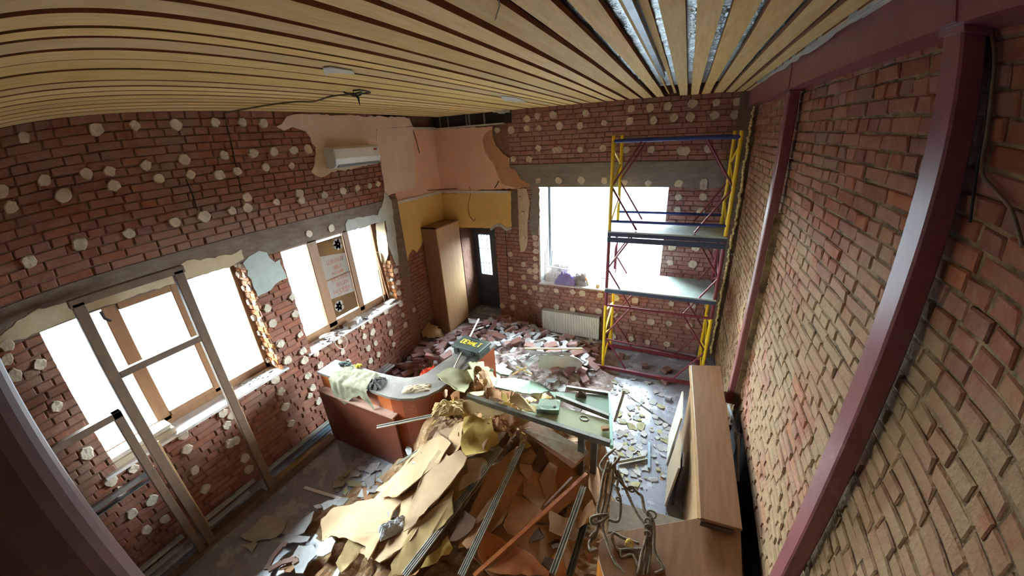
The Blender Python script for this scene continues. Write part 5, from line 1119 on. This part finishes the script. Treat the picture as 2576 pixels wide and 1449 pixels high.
def rock(nm, m, sx, sy, sz, r, j):
    vs = []; 
    for x in (-1, 1):
        for y in (-1, 1):
            for z in (-1, 1): vs.append(Vector((x * sx / 2 * r.uniform(1 - j, 1), y * sy / 2 * r.uniform(1 - j, 1), z * sz / 2 * r.uniform(1 - j, 1))))
    me = bpy.data.meshes.new(nm); bm = bmesh.new()
    for v in vs: bm.verts.new(v)
    bmesh.ops.convex_hull(bm, input=bm.verts)
    bmesh.ops.bevel(bm, geom=list(bm.edges), offset=0.006, segments=1, affect='EDGES')
    bm.to_mesh(me); bm.free(); me.materials.append(m)
    return me
r_ = random.Random(9)
BM = [rock('loose_brick', M_LB, 0.25, 0.12, 0.065, r_, 0.06) for _ in range(5)]
HM = [rock('loose_brick', M_LB, r_.uniform(0.11, 0.17), 0.12, 0.065, r_, 0.14) for _ in range(5)]
CM = [rock('plaster_chunk', M_CHK, r_.uniform(0.10, 0.2), r_.uniform(0.08, 0.15), r_.uniform(0.03, 0.07), r_, 0.35) for _ in range(7)]
poly = [atZ(x, y, 0.1) for x, y in ((975, 975), (985, 880), (1050, 860), (1150, 862), (1240, 815), (1270, 800), (1360, 830), (1380, 852), (1500, 862), (1512, 890), (1490, 960), (1400, 960), (1330, 900), (1240, 905), (1130, 965), (1050, 975))]
def inside(x, y, P):
    c = False; n = len(P)
    for i in range(n):
        a, b_ = P[i], P[i - 1]
        if (a.y > y) != (b_.y > y) and x < (b_.x - a.x) * (y - a.y) / (b_.y - a.y) + a.x: c = not c
    return c
pts = []; tries = 0
def place(me, nm, x, y, z, r, tilt, label, cat, group):
    o = bpy.data.objects.new(nm, me); COL.objects.link(o)
    o.location = (x, y, z); o.rotation_euler = (r.uniform(-tilt, tilt), r.uniform(-tilt, tilt), r.uniform(0, 6.28))
    return tag(o, label, cat, group)
counter_zone = lambda x, y: (-2.75 < x < -2.0 and y < 3.95) or (y < 2.9)
while len(pts) < 230 and tries < 16000:
    tries += 1
    x, y = r_.uniform(-4.25, -0.7), r_.uniform(3.3, 6.02)
    if not inside(x, y, poly) or counter_zone(x, y): continue
    if x < -4.0 and y > 5.25: continue
    if x > -1.05 and y > 5.05: continue
    if y > 5.95 and -2.4 < x < -1.1: continue
    if any((x - a) ** 2 + (y - b_) ** 2 < 0.135 ** 2 for a, b_ in pts): continue
    pts.append((x, y))
for i, (x, y) in enumerate(pts):
    left = x < -2.75
    if r_.random() < (0.82 if left else 0.5):
        whole = r_.random() < 0.6
        zone = ('by the left wall behind the counter' if x < -3.5 else 'behind the toolbox' if left else 'in front of the radiator' if y > 5.0 else 'between the heap and the scaffold')
        place(r_.choice(BM if whole else HM), 'loose_brick', x, y, H2(x, y) + r_.uniform(0.03, 0.07), r_, 0.45, ('whole' if whole else 'broken half') + ' loose dusty red brick in the rubble ' + zone, 'brick', ('whole' if whole else 'broken') + ' loose bricks ' + zone)
    else:
        place(r_.choice(CM), 'plaster_chunk', x, y, H2(x, y) + r_.uniform(0.03, 0.05), r_, 0.5, 'broken white plaster chunk in the brick rubble ' + ('left of the toolbox' if left else 'in front of the radiator' if y > 5 else 'behind the heap'), 'plaster', 'plaster chunks ' + ('left of the toolbox' if left else 'in front of the radiator' if y > 5 else 'behind the heap'))
r_ = random.Random(55)
for k in range(110):
    x, y = r_.uniform(-3.4, -1.0), r_.uniform(3.95, 5.9)
    if counter_zone(x, y) or (x > -1.1 and y > 5.0): continue
    sz = r_.uniform(0.05, 0.13)
    zone = 'left of the toolbox' if x < -2.75 else 'below the radiator' if y > 5.1 else 'beside the scaffold foot' if x > -1.5 else 'behind the framed panel'
    ad = 'large' if sz > 0.095 else 'small'
    piece(Vector((x, y, H2(x, y) + 0.07)), sz, M_PALE, r_, 'plaster_flake', ad + ' pale plaster flake on the brick rubble ' + zone, 'plaster', ad + ' plaster flakes ' + zone, 0.012, 0.5)
# big leaning plasterboard and its neighbours
def at_h(X, Y, z): return atZ(*c5(X, Y), z)
P = [at_h(*p) for p in ((1390, 885, 0.56), (1640, 905, 0.54), (1895, 925, 0.50), (2020, 1000, 0.38), (2000, 1085, 0.26), (1850, 1150, 0.20), (1660, 1160, 0.22), (1500, 1150, 0.24), (1370, 1060, 0.34), (1380, 960, 0.46))]
tag(sheet_mesh('gypsum_board', P, 0.014, mat('grey_white_board', S(196, 196, 192), S(178, 178, 174), 0.8, 3, dust=S(196, 170, 130), dust_amt=0.2, dust_scale=2), 0.012, 0.08, 4, 0.004, 0.8), 'large grey white board leaning in the rubble in front of the scaffold', 'board')
P = [at_h(*p) for p in ((1235, 830, 0.60), (1500, 845, 0.60), (1860, 860, 0.56), (1840, 895, 0.53), (1380, 890, 0.57), (1225, 890, 0.57))]
tag(sheet_mesh('gypsum_board', P, 0.03, M_PALE, 0.014, 0.05, 6, 0.01, 0.6), 'white crumbling board edge above the large grey white board', 'board')
prof('pole', 'cream wooden lath lying level over the white rubble boards', 'lath', at_h(1170, 800, 0.62), at_h(2020, 802, 0.60), 0.035, 0.02, M_BEIY)
P = [at_h(*p) for p in ((1160, 1000, 0.34), (1240, 930, 0.46), (1385, 885, 0.56), (1375, 970, 0.46), (1300, 1010, 0.38), (1225, 1075, 0.28))]
tag(sheet_mesh('gypsum_board', P, 0.012, M_PALE, 0.012, 0.06, 8, 0.008, 0.4), 'white slanted board piece left of the large grey white board', 'board')
cb = at_h(1540, 1220, 0.06)
t = thing('masonry_chunk', 'red masonry chunk with a round plaster dab, just behind the heap', 'brick', cb)
Rm = Matrix.Rotation(math.radians(14), 3, 'Z')
for dx, dz in ((-0.125, 0.035), (0.125, 0.035), (-0.07, 0.11), (0.12, 0.11), (0.0, 0.185)):
    MB().obox(cb + Rm @ Vector((dx * 0.72, 0.05, dz)), (0.18 if dz < 0.18 else 0.34, 0.12, 0.068), Rm).build('brick', M_LB, t, bevel=0.004)
MB().obox(cb + Rm @ Vector((0.0, 0.055, 0.225)), (0.35, 0.12, 0.02), Rm).build('mortar_cap', M_PALE, t, bevel=0.004)
MB().tube([cb + Rm @ Vector((0.04, 0.0, 0.12)), cb + Rm @ Vector((0.04, -0.025, 0.12))], [0.05, 0.035], 12).build('plaster_dab', M_DAB, t)
for i, (pl, z, mm, lb) in enumerate(((((100, 565), (340, 545), (620, 525), (500, 660), (330, 640), (210, 640)), 0.08, mat('blue_grey_board', S(160, 164, 172), S(142, 146, 156), 0.7, 5, dust=S(120, 116, 116), dust_amt=0.2, dust_scale=6), 'dusty grey board lying flat in front of the door recess'),
                                     (((330, 350), (560, 400), (830, 380), (840, 420), (600, 450), (350, 420)), 0.16, M_PALE, 'pale broken board heap piece on the threshold of the door'),
                                     (((840, 330), (930, 285), (965, 320), (910, 400), (900, 520), (860, 510)), 0.22, M_BRN, 'tan board piece leaning on the wall right of the door'),
                                     (((520, 640), (600, 610), (700, 660), (700, 700), (600, 680)), 0.20, M_PALE, 'white flake on the rubble right of the toolbox'),
                                     (((1110, 610), (1200, 590), (1300, 520), (1290, 610), (1180, 650)), 0.28, M_BEIY, 'beige board piece on the rubble left of the radiator'),
                                     (((640, 470), (780, 470), (780, 430), (660, 440)), 0.18, M_BEI, 'short beige plank end by the door threshold'))):
    tag(sheet_mesh('board_sheet', [at_h(X, Y, z) for X, Y in pl], 0.016, mm, 0.008, 0.07, 60 + i, 0.006, 0.3), lb, 'board')
P = [atZ(x, y, z) for x, y, z in ((1060, 830, 0.30), (1080, 812, 0.34), (1112, 828, 0.30), (1118, 846, 0.22), (1085, 850, 0.20), (1064, 846, 0.22))]
tag(sheet_mesh('paper_sheet', P, 0.008, M_BEIY, 0.02, 0.05, 71, 0.02, 0.2), 'torn tan sheet against the wardrobe foot', 'paper')
crumple('red_bag', 'crumpled orange red bag behind the curve of the counter', 'bag', atZ(1083, 948, 0.55), 0.16, 0.08, 0.16, mat('red_bag', S(214, 84, 54), S(190, 60, 44), 0.6, 12), 31, 14, 0.5)
MB_ = MB().box((-2.95, 2.98, 0.0), (-2.62, 3.18, 0.55))
tag(MB_.build('carton', M_DBR, org='c'), 'dark carton under the red bag inside the counter', 'carton')
for i, dx in enumerate((0, 0.05, 0.1)):
    a, c = atZ(945 + i * 7, 938 + i * 2, 0.55), atZ(978 + i * 7, 914 + i * 2, 0.62)
    prof('metal_profile', ('leftmost', 'middle', 'rightmost')[i] + ' of three bright blue lit profiles behind the mahogany counter', 'profile', a + (a - c) * 1.2, c, 0.045, 0.012, mat('blue_lit_profile', S(196, 214, 228), S(180, 200, 218), 0.25, 8, metal=0.9))  # pale blue metal: the window's blue light is put into its colour
# ================================================================== debris on the floor at the right and left
r_ = random.Random(91)
for k in range(170):
    px, py = (r_.uniform(1545, 1715), r_.uniform(930, 1230)) if k < 100 else (r_.gauss(1595, 28), r_.gauss(1110, 55))
    p = atZ(px, py, 0.0)
    if p.x > 0.2 or p.y < 2.6: continue
    if r_.random() < 0.35 and py > 1130: continue
    sz = r_.uniform(0.02, 0.085); mm = r_.choice([M_PALE, M_PALE, M_GRB])
    zone = 'just in front of the scaffold' if p.y > 4.4 else 'close to the framed panel' if p.x < -0.12 else 'in the middle of the shiny floor' if p.y > 3.4 else 'near the foot of the wooden counter'
    ad = ('wider ' if sz > 0.055 else 'small ') + ('greenish' if mm is M_GRB else 'white')
    piece(p + Vector((0, 0, 0.012)), sz, mm, r_, 'plaster_flake', ad + ' plaster flake ' + zone, 'plaster', ad + ' plaster flakes ' + zone, 0.006, 0.12, 0.004)
for k in range(60):
    px, py = r_.uniform(700, 960), r_.uniform(1090, 1330)
    p = atZ(px, py, 0.0)
    if p.x < -3.85 or py < 1449 - (px - 560) * 0.86: continue
    piece(p + Vector((0, 0, 0.01)), r_.uniform(0.015, 0.05), M_PALE, r_, 'plaster_flake', 'thin plaster flake on the floor along the left door frame', 'plaster', 'plaster flakes on the left floor', 0.005, 0.12, 0.003)
# crumbs: nobody could count them
b = MB()
for k in range(3200):
    x, y = r_.uniform(-4.0, 0.3), r_.uniform(0.3, 6.0)
    s = r_.uniform(0.004, 0.014); z = 0.001
    c = Vector((x, y, z)); q = [Vector((math.cos(a + x) * s, math.sin(a + x) * s * 0.7, 0)) for a in (0, 2.1, 4.2)]
    b.add([c + v for v in q] + [c + Vector((0, 0, s * 0.8))], [(0, 1, 3), (1, 2, 3), (2, 0, 3)])
o = tag(b.build('floor_crumbs', M_PALE), 'tiny plaster crumbs scattered all over the floor', 'crumbs'); o['kind'] = 'stuff'
prof('metal_profile', 'bright silver profile standing out on the floor near the cable bundle', 'profile', atZ(1633, 1114, 0.02), atZ(1632, 1178, 0.02), 0.03, 0.02, MATS['blue_lit_profile'])
prof('metal_profile', 'pale metal stud leaning on the floor right of the framed panel', 'profile', atZ(1571, 984, 0.35), atZ(1546, 1062, 0.06), 0.03, 0.02, M_ALU, 2)
prof('metal_profile', 'dull profile on the floor just below the framed panel corner', 'profile', atZ(1556, 1166, 0.02), atZ(1626, 1152, 0.02), 0.05, 0.02, M_ALU, 2)
prof('metal_profile', 'long thin dark rod on the shiny floor towards the wooden counter', 'rod', atZ(1578, 992, 0.012), atZ(1700, 1080, 0.012), 0.014, 0.012, M_DALU)
for i, (x, y, s, lb) in enumerate(((1622, 925, 0.12, 'lone tan brick fragment on the floor under the scaffold'), (1676, 935, 0.11, 'dark brick fragment under the scaffold, right of the tan one'), (1562, 900, 0.13, 'dark lump of rubble by the left scaffold foot'), (1676, 962, 0.12, 'brick fragment just in front of the scaffold base beam'), (1680, 1005, 0.10, 'white plaster lump alone on the floor before the long counter'))):
    p = atZ(x, y, 0.0); o = place(HM[i], 'brick_fragment', p.x, p.y, 0.036, r_, 0.1, lb, 'brick', None)
    if i == 4: o.data = CM[0]; o.name = 'plaster_chunk'; o['category'] = 'plaster'
# profiles and boards along the foot of the left wall
for i, (ya, yb, x, z, lb, mm) in enumerate(((1.42, 2.75, -4.27, 0.10, 'upper grey profile along the left wall foot, past the right jamb', M_ALU), (0.72, 1.33, -4.27, 0.12, 'upper grey profile at the wall foot inside the door frame', M_ALU), (0.74, 1.22, -4.22, 0.06, 'lower grey profile at the wall foot inside the door frame', M_ALU), (-0.4, 0.50, -4.27, 0.14, 'top grey profile at the wall foot left of the gate post', M_ALU), (-0.4, 0.44, -4.22, 0.09, 'middle grey profile at the wall foot left of the gate post', M_ALU), (-0.4, 0.55, -4.16, 0.05, 'lowest grey profile at the wall foot left of the gate post', M_ALU), (2.0, 3.0, -4.24, 0.05, 'blue lit profile on the floor beside the mahogany counter', MATS['blue_lit_profile']), (1.8, 2.9, -4.19, 0.035, 'second blue lit profile on the floor, a little nearer the counter', MATS['blue_lit_profile']))):
    prof('metal_profile', lb, 'profile', Vector((x, ya, z)), Vector((x, yb, z)), 0.04, 0.03, mm, 2)
tag(MB().box((-4.2, 0.70, 0.0), (-4.06, 1.34, 0.018)).build('floor_board', M_DBR, org='c'), 'brown board on the floor inside the steel door frame', 'board')
tag(MB().prism([(-4.2, 1.5, 0), (-4.08, 1.5, 0), (-4.07, 2.3, 0), (-4.15, 2.36, 0)], (0, 0, 0.02)).build('floor_board', mat('ochre_floor_board', S(150, 118, 78), S(132, 100, 64), 0.8, 4), org='c'), 'ochre board on the floor right of the steel door frame', 'board')
# ================================================================== things on the counter and the sills
# khaki jacket over the counter edge
t = thing('jacket', 'pale khaki jacket thrown over the left part of the counter', 'jacket', (-3.55, 2.5, 1.10))
n = 22; vs = []; fs = []
for i in range(n + 1):
    for j in range(n + 1):
        u, v = i / n, j / n
        x = -3.74 + 0.58 * u + 0.12 * v * (u + 0.2); y = 2.60 - 0.50 * v
        over = max(0.0, 2.335 - y)
        z = 1.112 + 0.035 * abs(noise.noise(Vector((u * 5, v * 5, 3)))) + 0.02 * noise.noise(Vector((u * 11, v * 11, 7)))
        if over > 0:
            z -= over * (1.0 + 0.5 * math.sin(u * 7)); y = 2.335 - 0.03 - 0.035 * abs(noise.noise(Vector((u * 6, v * 4, 9))))
        w_ = 0.05 * noise.noise(Vector((u * 4, v * 4, 20)))
        vs.append((x + w_, y, z))
for i in range(n):
    for j in range(n):
        k = i * (n + 1) + j; fs.append((k, k + n + 1, k + n + 2, k + 1))
M_KHA = mat('pale_khaki_cloth', S(142, 138, 114), S(124, 120, 98), 0.9, 6, bump=0.15)
MB().add(vs, fs).build('cloth', M_KHA, t, smooth=True)
crumple('x', None, None, (-3.06, 2.45, 1.10), 0.09, 0.11, 0.09, mat('dark_lining', S(66, 66, 62), S(84, 82, 76), 0.9, 8), 17, 12, 0.3).name = 'lining'
o = bpy.data.objects['lining']; o.parent = t; o.location = o.location - t.location; del o['label'], o['category']
for i, (x, y, m_, lb) in enumerate(((-3.78, 2.60, mat('dark_glove', S(70, 82, 78), S(84, 96, 90), 0.9, 6), 'dark green glove beside the khaki jacket on the counter'), (-3.55, 2.63, mat('yellow_glove', S(214, 196, 60), S(190, 176, 60), 0.9, 6), 'yellow and grey glove behind the khaki jacket on the counter'))):
    t = thing('work_glove', lb, 'glove', (x, y, 1.10))
    b = MB(); a0 = 0.4 + i * 1.2; dv = Vector((math.cos(a0), math.sin(a0) * 0.3, 0)); sv = Vector((-dv.y, dv.x, 0)).normalized()
    b.tube([Vector((x, y, 1.125)) - dv * 0.08, Vector((x, y, 1.13)), Vector((x, y, 1.125)) + dv * 0.05], [0.022, 0.03, 0.028], 8)
    b.build('palm', m_, t, smooth=True)
    for k in range(4):
        p = Vector((x, y, 1.125)) + dv * 0.045 + sv * (k - 1.5) * 0.018
        MB().tube([p, p + dv * 0.05 + Vector((0, 0, 0.012)), p + dv * (0.08 - 0.008 * abs(k - 1.5)) + Vector((0, 0, -0.004))], [0.011, 0.010, 0.007], 7).build('finger', m_, t, smooth=True)
    p = Vector((x, y, 1.125)) - dv * 0.01 + sv * 0.03
    MB().tube([p, p + sv * 0.03 + dv * 0.02, p + sv * 0.04 + dv * 0.045], [0.012, 0.011, 0.008], 7).build('thumb', m_, t, smooth=True)
crumple('dust_pile', 'small pile of sandy plaster on the curve of the counter top', 'plaster', (-2.55, 2.56, 1.10), 0.16, 0.07, 0.035, M_BEIPL if 'M_BEIPL' in globals() else M_BEIGEPL, 23, 14, 0.5)
# window 1 sill: wrapped stack of planks, scraps
t = thing('plank_package', 'white wrapped package of planks on the left end of the first window sill', 'package', (-4.42, 0.62, 1.205))
MB().box((-4.52, 0.36, 1.205), (-4.36, 0.93, 1.265)).build('package', mat('beige_carton', S(196, 184, 160), S(180, 166, 142), 0.7, 4), t, bevel=0.004)
for k in range(3):
    MB().box((-4.54 - 0.004 * k, 0.35 + 0.01 * k, 1.267 + 0.014 * k), (-4.38, 0.90 + 0.01 * k, 1.279 + 0.014 * k)).build('plank', M_WHB, t, bevel=0.002)
r_ = random.Random(12)
for k in range(26):
    piece(Vector((r_.uniform(-4.54, -4.34), r_.uniform(1.68, 2.08), 1.213)), r_.uniform(0.01, 0.035), M_PALE, r_, 'plaster_scrap', 'small plaster scrap on the right end of the first window sill', 'plaster', 'plaster scraps on the first sill', 0.005, 0.2, 0.002)
for k in range(34):
    y = r_.uniform(2.6, 4.3)
    piece(Vector((r_.uniform(-4.54, -4.35), y, 1.22)), r_.uniform(0.02, 0.06), r_.choice([M_PALE, M_PALE, M_DBR, M_WHB]), r_, 'plaster_scrap', 'plaster or plastic scrap in the litter on the second window sill', 'scrap', 'litter on the second sill', 0.008, 0.5, 0.006)
def coil(c, R, turns, rad, m, label, seed):
    r = random.Random(seed); pts = []
    for k in range(int(turns * 14)):
        a = k / 14 * 2 * PI; q = R * (1 + 0.15 * math.sin(a * 0.37 + seed))
        pts.append(Vector(c) + Vector((math.cos(a) * q * 0.6, math.sin(a) * q, 0.004 * (k / 14) + 0.03 * abs(math.sin(a * 0.5 + seed)))))
    return tag(MB().tube(pts, rad, 6).build('cable_coil', m, org='c', smooth=True), label, 'cable')
M_WCAB = mat('white_cable', S(226, 220, 206), S(206, 198, 182), 0.6, 10)
coil((-4.44, 2.92, 1.225), 0.10, 5, 0.007, M_WCAB, 'coil of cream cable on the left part of the second window sill', 2)
t = thing('socket_block', 'white broken socket block on the middle of the second window sill', 'socket', (-4.40, 3.45, 1.21))
MB().obox((-4.40, 3.45, 1.245), (0.08, 0.16, 0.06), Matrix.Rotation(0.4, 3, 'Z')).build('casing', M_WHITEPL, t, bevel=0.01)
for k in (-1, 1): MB().tube([(-4.352, 3.45 + 0.035 * k, 1.245), (-4.346, 3.45 + 0.035 * k, 1.245)], 0.022, 12).build('outlet', M_PALE, t)
cable([atX(x, y, XL + 0.045) for x, y in ((838, 838), (842, 862), (852, 876), (866, 876), (873, 862), (868, 848), (852, 842))], 0.006, M_WCAB, 'loop of cream cable hanging below the second window sill')
tag(MB().obox((-4.42, 4.22, 1.225), (0.10, 0.20, 0.03), Matrix.Rotation(0.1, 3, 'Z')).build('brick_slip', M_WHB, org='c', bevel=0.003), 'white flat bar at the right end of the second window sill', 'bar')
prof('metal_profile', 'thin white stick leaning in the right pane of the second window', 'stick', Vector((-4.54, 4.20, 1.22)), Vector((-4.56, 4.22, 1.80)), 0.018, 0.01, M_WHITEPL)
prof('wood_strip', 'thin brown strip leaning in front of the right frame of the second window', 'strip', Vector((-4.50, 4.30, 1.21)), Vector((-4.54, 4.26, 2.1)), 0.05, 0.02, M_BROWNFR)
# poster in the middle pane (seen from its back)
def trans(name, c, c2_):
    m = mat(name, c, c2_, 0.9, 6)
    nt = m.node_tree; pb = nt.nodes['Principled BSDF']; o_ = [n for n in nt.nodes if n.type == 'OUTPUT_MATERIAL'][0]
    tr_ = nt.nodes.new('ShaderNodeBsdfTranslucent'); mx = nt.nodes.new('ShaderNodeMixShader'); mx.inputs[0].default_value = 0.75
    l = pb.inputs['Base Color'].links[0]; nt.links.new(l.from_socket, tr_.inputs['Color'])
    nt.links.new(pb.outputs[0], mx.inputs[1]); nt.links.new(tr_.outputs[0], mx.inputs[2]); nt.links.new(mx.outputs[0], o_.inputs[0])
    return m
t = thing('poster', 'backlit printed poster with a pink tower of lettering and white roses in the middle pane', 'poster', (-4.605, 3.47, 1.35))
xp = -4.606
MB().box((xp, 3.245, 1.345), (xp + 0.002, 3.695, 2.53)).build('sheet', trans('poster_tan', S(104, 86, 66), S(96, 78, 60)), t)
MB().prism([(xp + 0.003, 3.245, 1.66), (xp + 0.003, 3.695, 1.62), (xp + 0.003, 3.695, 2.26), (xp + 0.003, 3.245, 2.33)], (0.002, 0, 0)).build('white_field', trans('poster_white', S(236, 232, 228), S(228, 224, 220)), t)
M_PINKT = mat('poster_lettering', S(196, 120, 100), S(180, 104, 90), 0.9, 6)
r_ = random.Random(6)
for row, (z, h, y0, y1) in enumerate(((2.20, 0.07, 3.34, 3.62), (2.10, 0.06, 3.42, 3.56), (2.02, 0.04, 3.38, 3.62), (1.93, 0.08, 3.34, 3.64), (1.83, 0.07, 3.40, 3.62), (1.74, 0.05, 3.32, 3.64), (1.69, 0.03, 3.40, 3.60))):
    b = MB(); y = y0
    while y < y1:
        w_ = r_.uniform(0.012, 0.03)
        b.bar((xp + 0.0065, y, z - h / 2), (xp + 0.0065, y + r_.choice((0, 0, w_ * 0.6, -w_ * 0.4)), z + h / 2), 0.006, 0.001, up=(1, 0, 0))
        if r_.random() < 0.5: b.bar((xp + 0.0065, y, z + r_.choice((-h / 2, 0, h / 2))), (xp + 0.0065, y + w_ * 0.8, z + r_.choice((-h / 2, 0, h / 2))), 0.006, 0.001, up=(1, 0, 0))
        y += w_ + 0.006
    b.build('text_line', M_PINKT, t)['kind'] = 'stuff'
for (y, z) in ((3.60, 2.42), (3.36, 1.50)):
    for k in range(7):
        a = k * 0.9; rr_ = 0.05 if k else 0.0
        c = Vector((xp + 0.004, y + rr_ * math.cos(a), z + rr_ * math.sin(a)))
        MB().tube([c, c + Vector((0.002, 0, 0))], 0.042, 10).build('rose', MATS['poster_white'], t)
# back window sill: bundle of bags, sign, rods
def on3(x, y, Y): return atY(x, y, Y)
crumple('bag_bundle', 'white crumpled bags piled on the left end of the back window sill', 'bag', (-2.02, 6.42, 1.075), 0.30, 0.15, 0.34, mat('white_bag', S(226, 220, 216), S(206, 200, 198), 0.7, 9, bump=0.2), 44, 22, 0.0)
crumple('bag_bundle', 'purple crumpled bag in front of the white bags on the back sill', 'bag', (-1.86, 6.24, 1.075), 0.20, 0.07, 0.24, mat('purple_bag', S(150, 138, 190), S(120, 108, 160), 0.6, 9), 47, 18, 0.0)
crumple('bag_bundle', 'grey crumpled cloth at the right end of the bag pile on the back sill', 'bag', (-1.62, 6.34, 1.075), 0.18, 0.10, 0.22, mat('grey_cloth', S(160, 156, 154), S(136, 132, 132), 0.9, 9), 49, 16, 0.0)
p = Vector((-1.50, 6.30, 1.075))
t = thing('warning_sign', 'small orange triangle sign beside the bags on the back window sill', 'sign', p)
MB().prism([p + Vector((-0.08, 0, 0)), p + Vector((0.09, 0, 0)), p + Vector((0.01, 0.03, 0.15))], (0, 0.006, 0)).build('plate', mat('orange_sign', S(232, 132, 50), S(216, 116, 40), 0.6, 6), t)
for i, (x, Y, z1) in enumerate(((-2.30, 6.30, 1.75), (-2.20, 6.36, 1.68), (-2.33, 6.45, 1.95))):
    prof('metal_rod', ('shortest', 'middle', 'longest')[(1, 0, 2)[i]] + ' dark rod standing at the left end of the back window sill', 'rod', Vector((x, Y, 1.08)), Vector((x + 0.015 * i, Y + 0.05, z1)), 0.02, 0.012, M_DALU)
prof('pole', 'thin white lath lying across the bags on the back sill', 'lath', Vector((-2.34, 6.22, 1.42)), Vector((-1.75, 6.24, 1.37)), 0.015, 0.015, M_WHITEPL)
tag(MB().obox((-1.24, 6.24, 1.11), (0.07, 0.07, 0.07), Matrix.Rotation(0.2, 3, 'Z')).build('wood_block', M_BEIY, org='c', bevel=0.004), 'small wooden block on the back window sill left of the scaffold', 'block')
# ================================================================== outside
M_GRD = mat('asphalt_street', S(46, 49, 54), S(38, 41, 46), 0.9, 1.2)
struct(MB().box((-40, -25, -0.7), (-5.4, 40, -0.5)).box((-5.4, 7.4, -0.7), (25, 40, -0.5)).build('ground', M_GRD))
t = thing('street_building', 'bleached white building across the street through the left windows', 'building', (-22, 6, -0.5))
MB().box((-26, -14, -0.5), (-20, 30, 9)).build('facade', mat('white_facade', S(230, 228, 220), S(220, 218, 210), 0.9, 2), t)
for k in range(12):
    y = -12 + 3.4 * k
    o = MB().box((-20.02, y, 2.4), (-19.95, y + 1.6, 4.2)).build('window', mat('facade_window', S(20, 24, 28), S(24, 28, 32), 0.5, 3, spec=0.1), t)
    MB().box((-20.05, y - 0.1, 2.3), (-19.85, y + 1.7, 2.4)).build('window_sill', M_PALE, o)
MB().box((-20.3, -14, 1.55), (-19.9, 30, 1.7)).build('cornice', M_BEIGEPL, t)
bpy.context.view_layer.update()
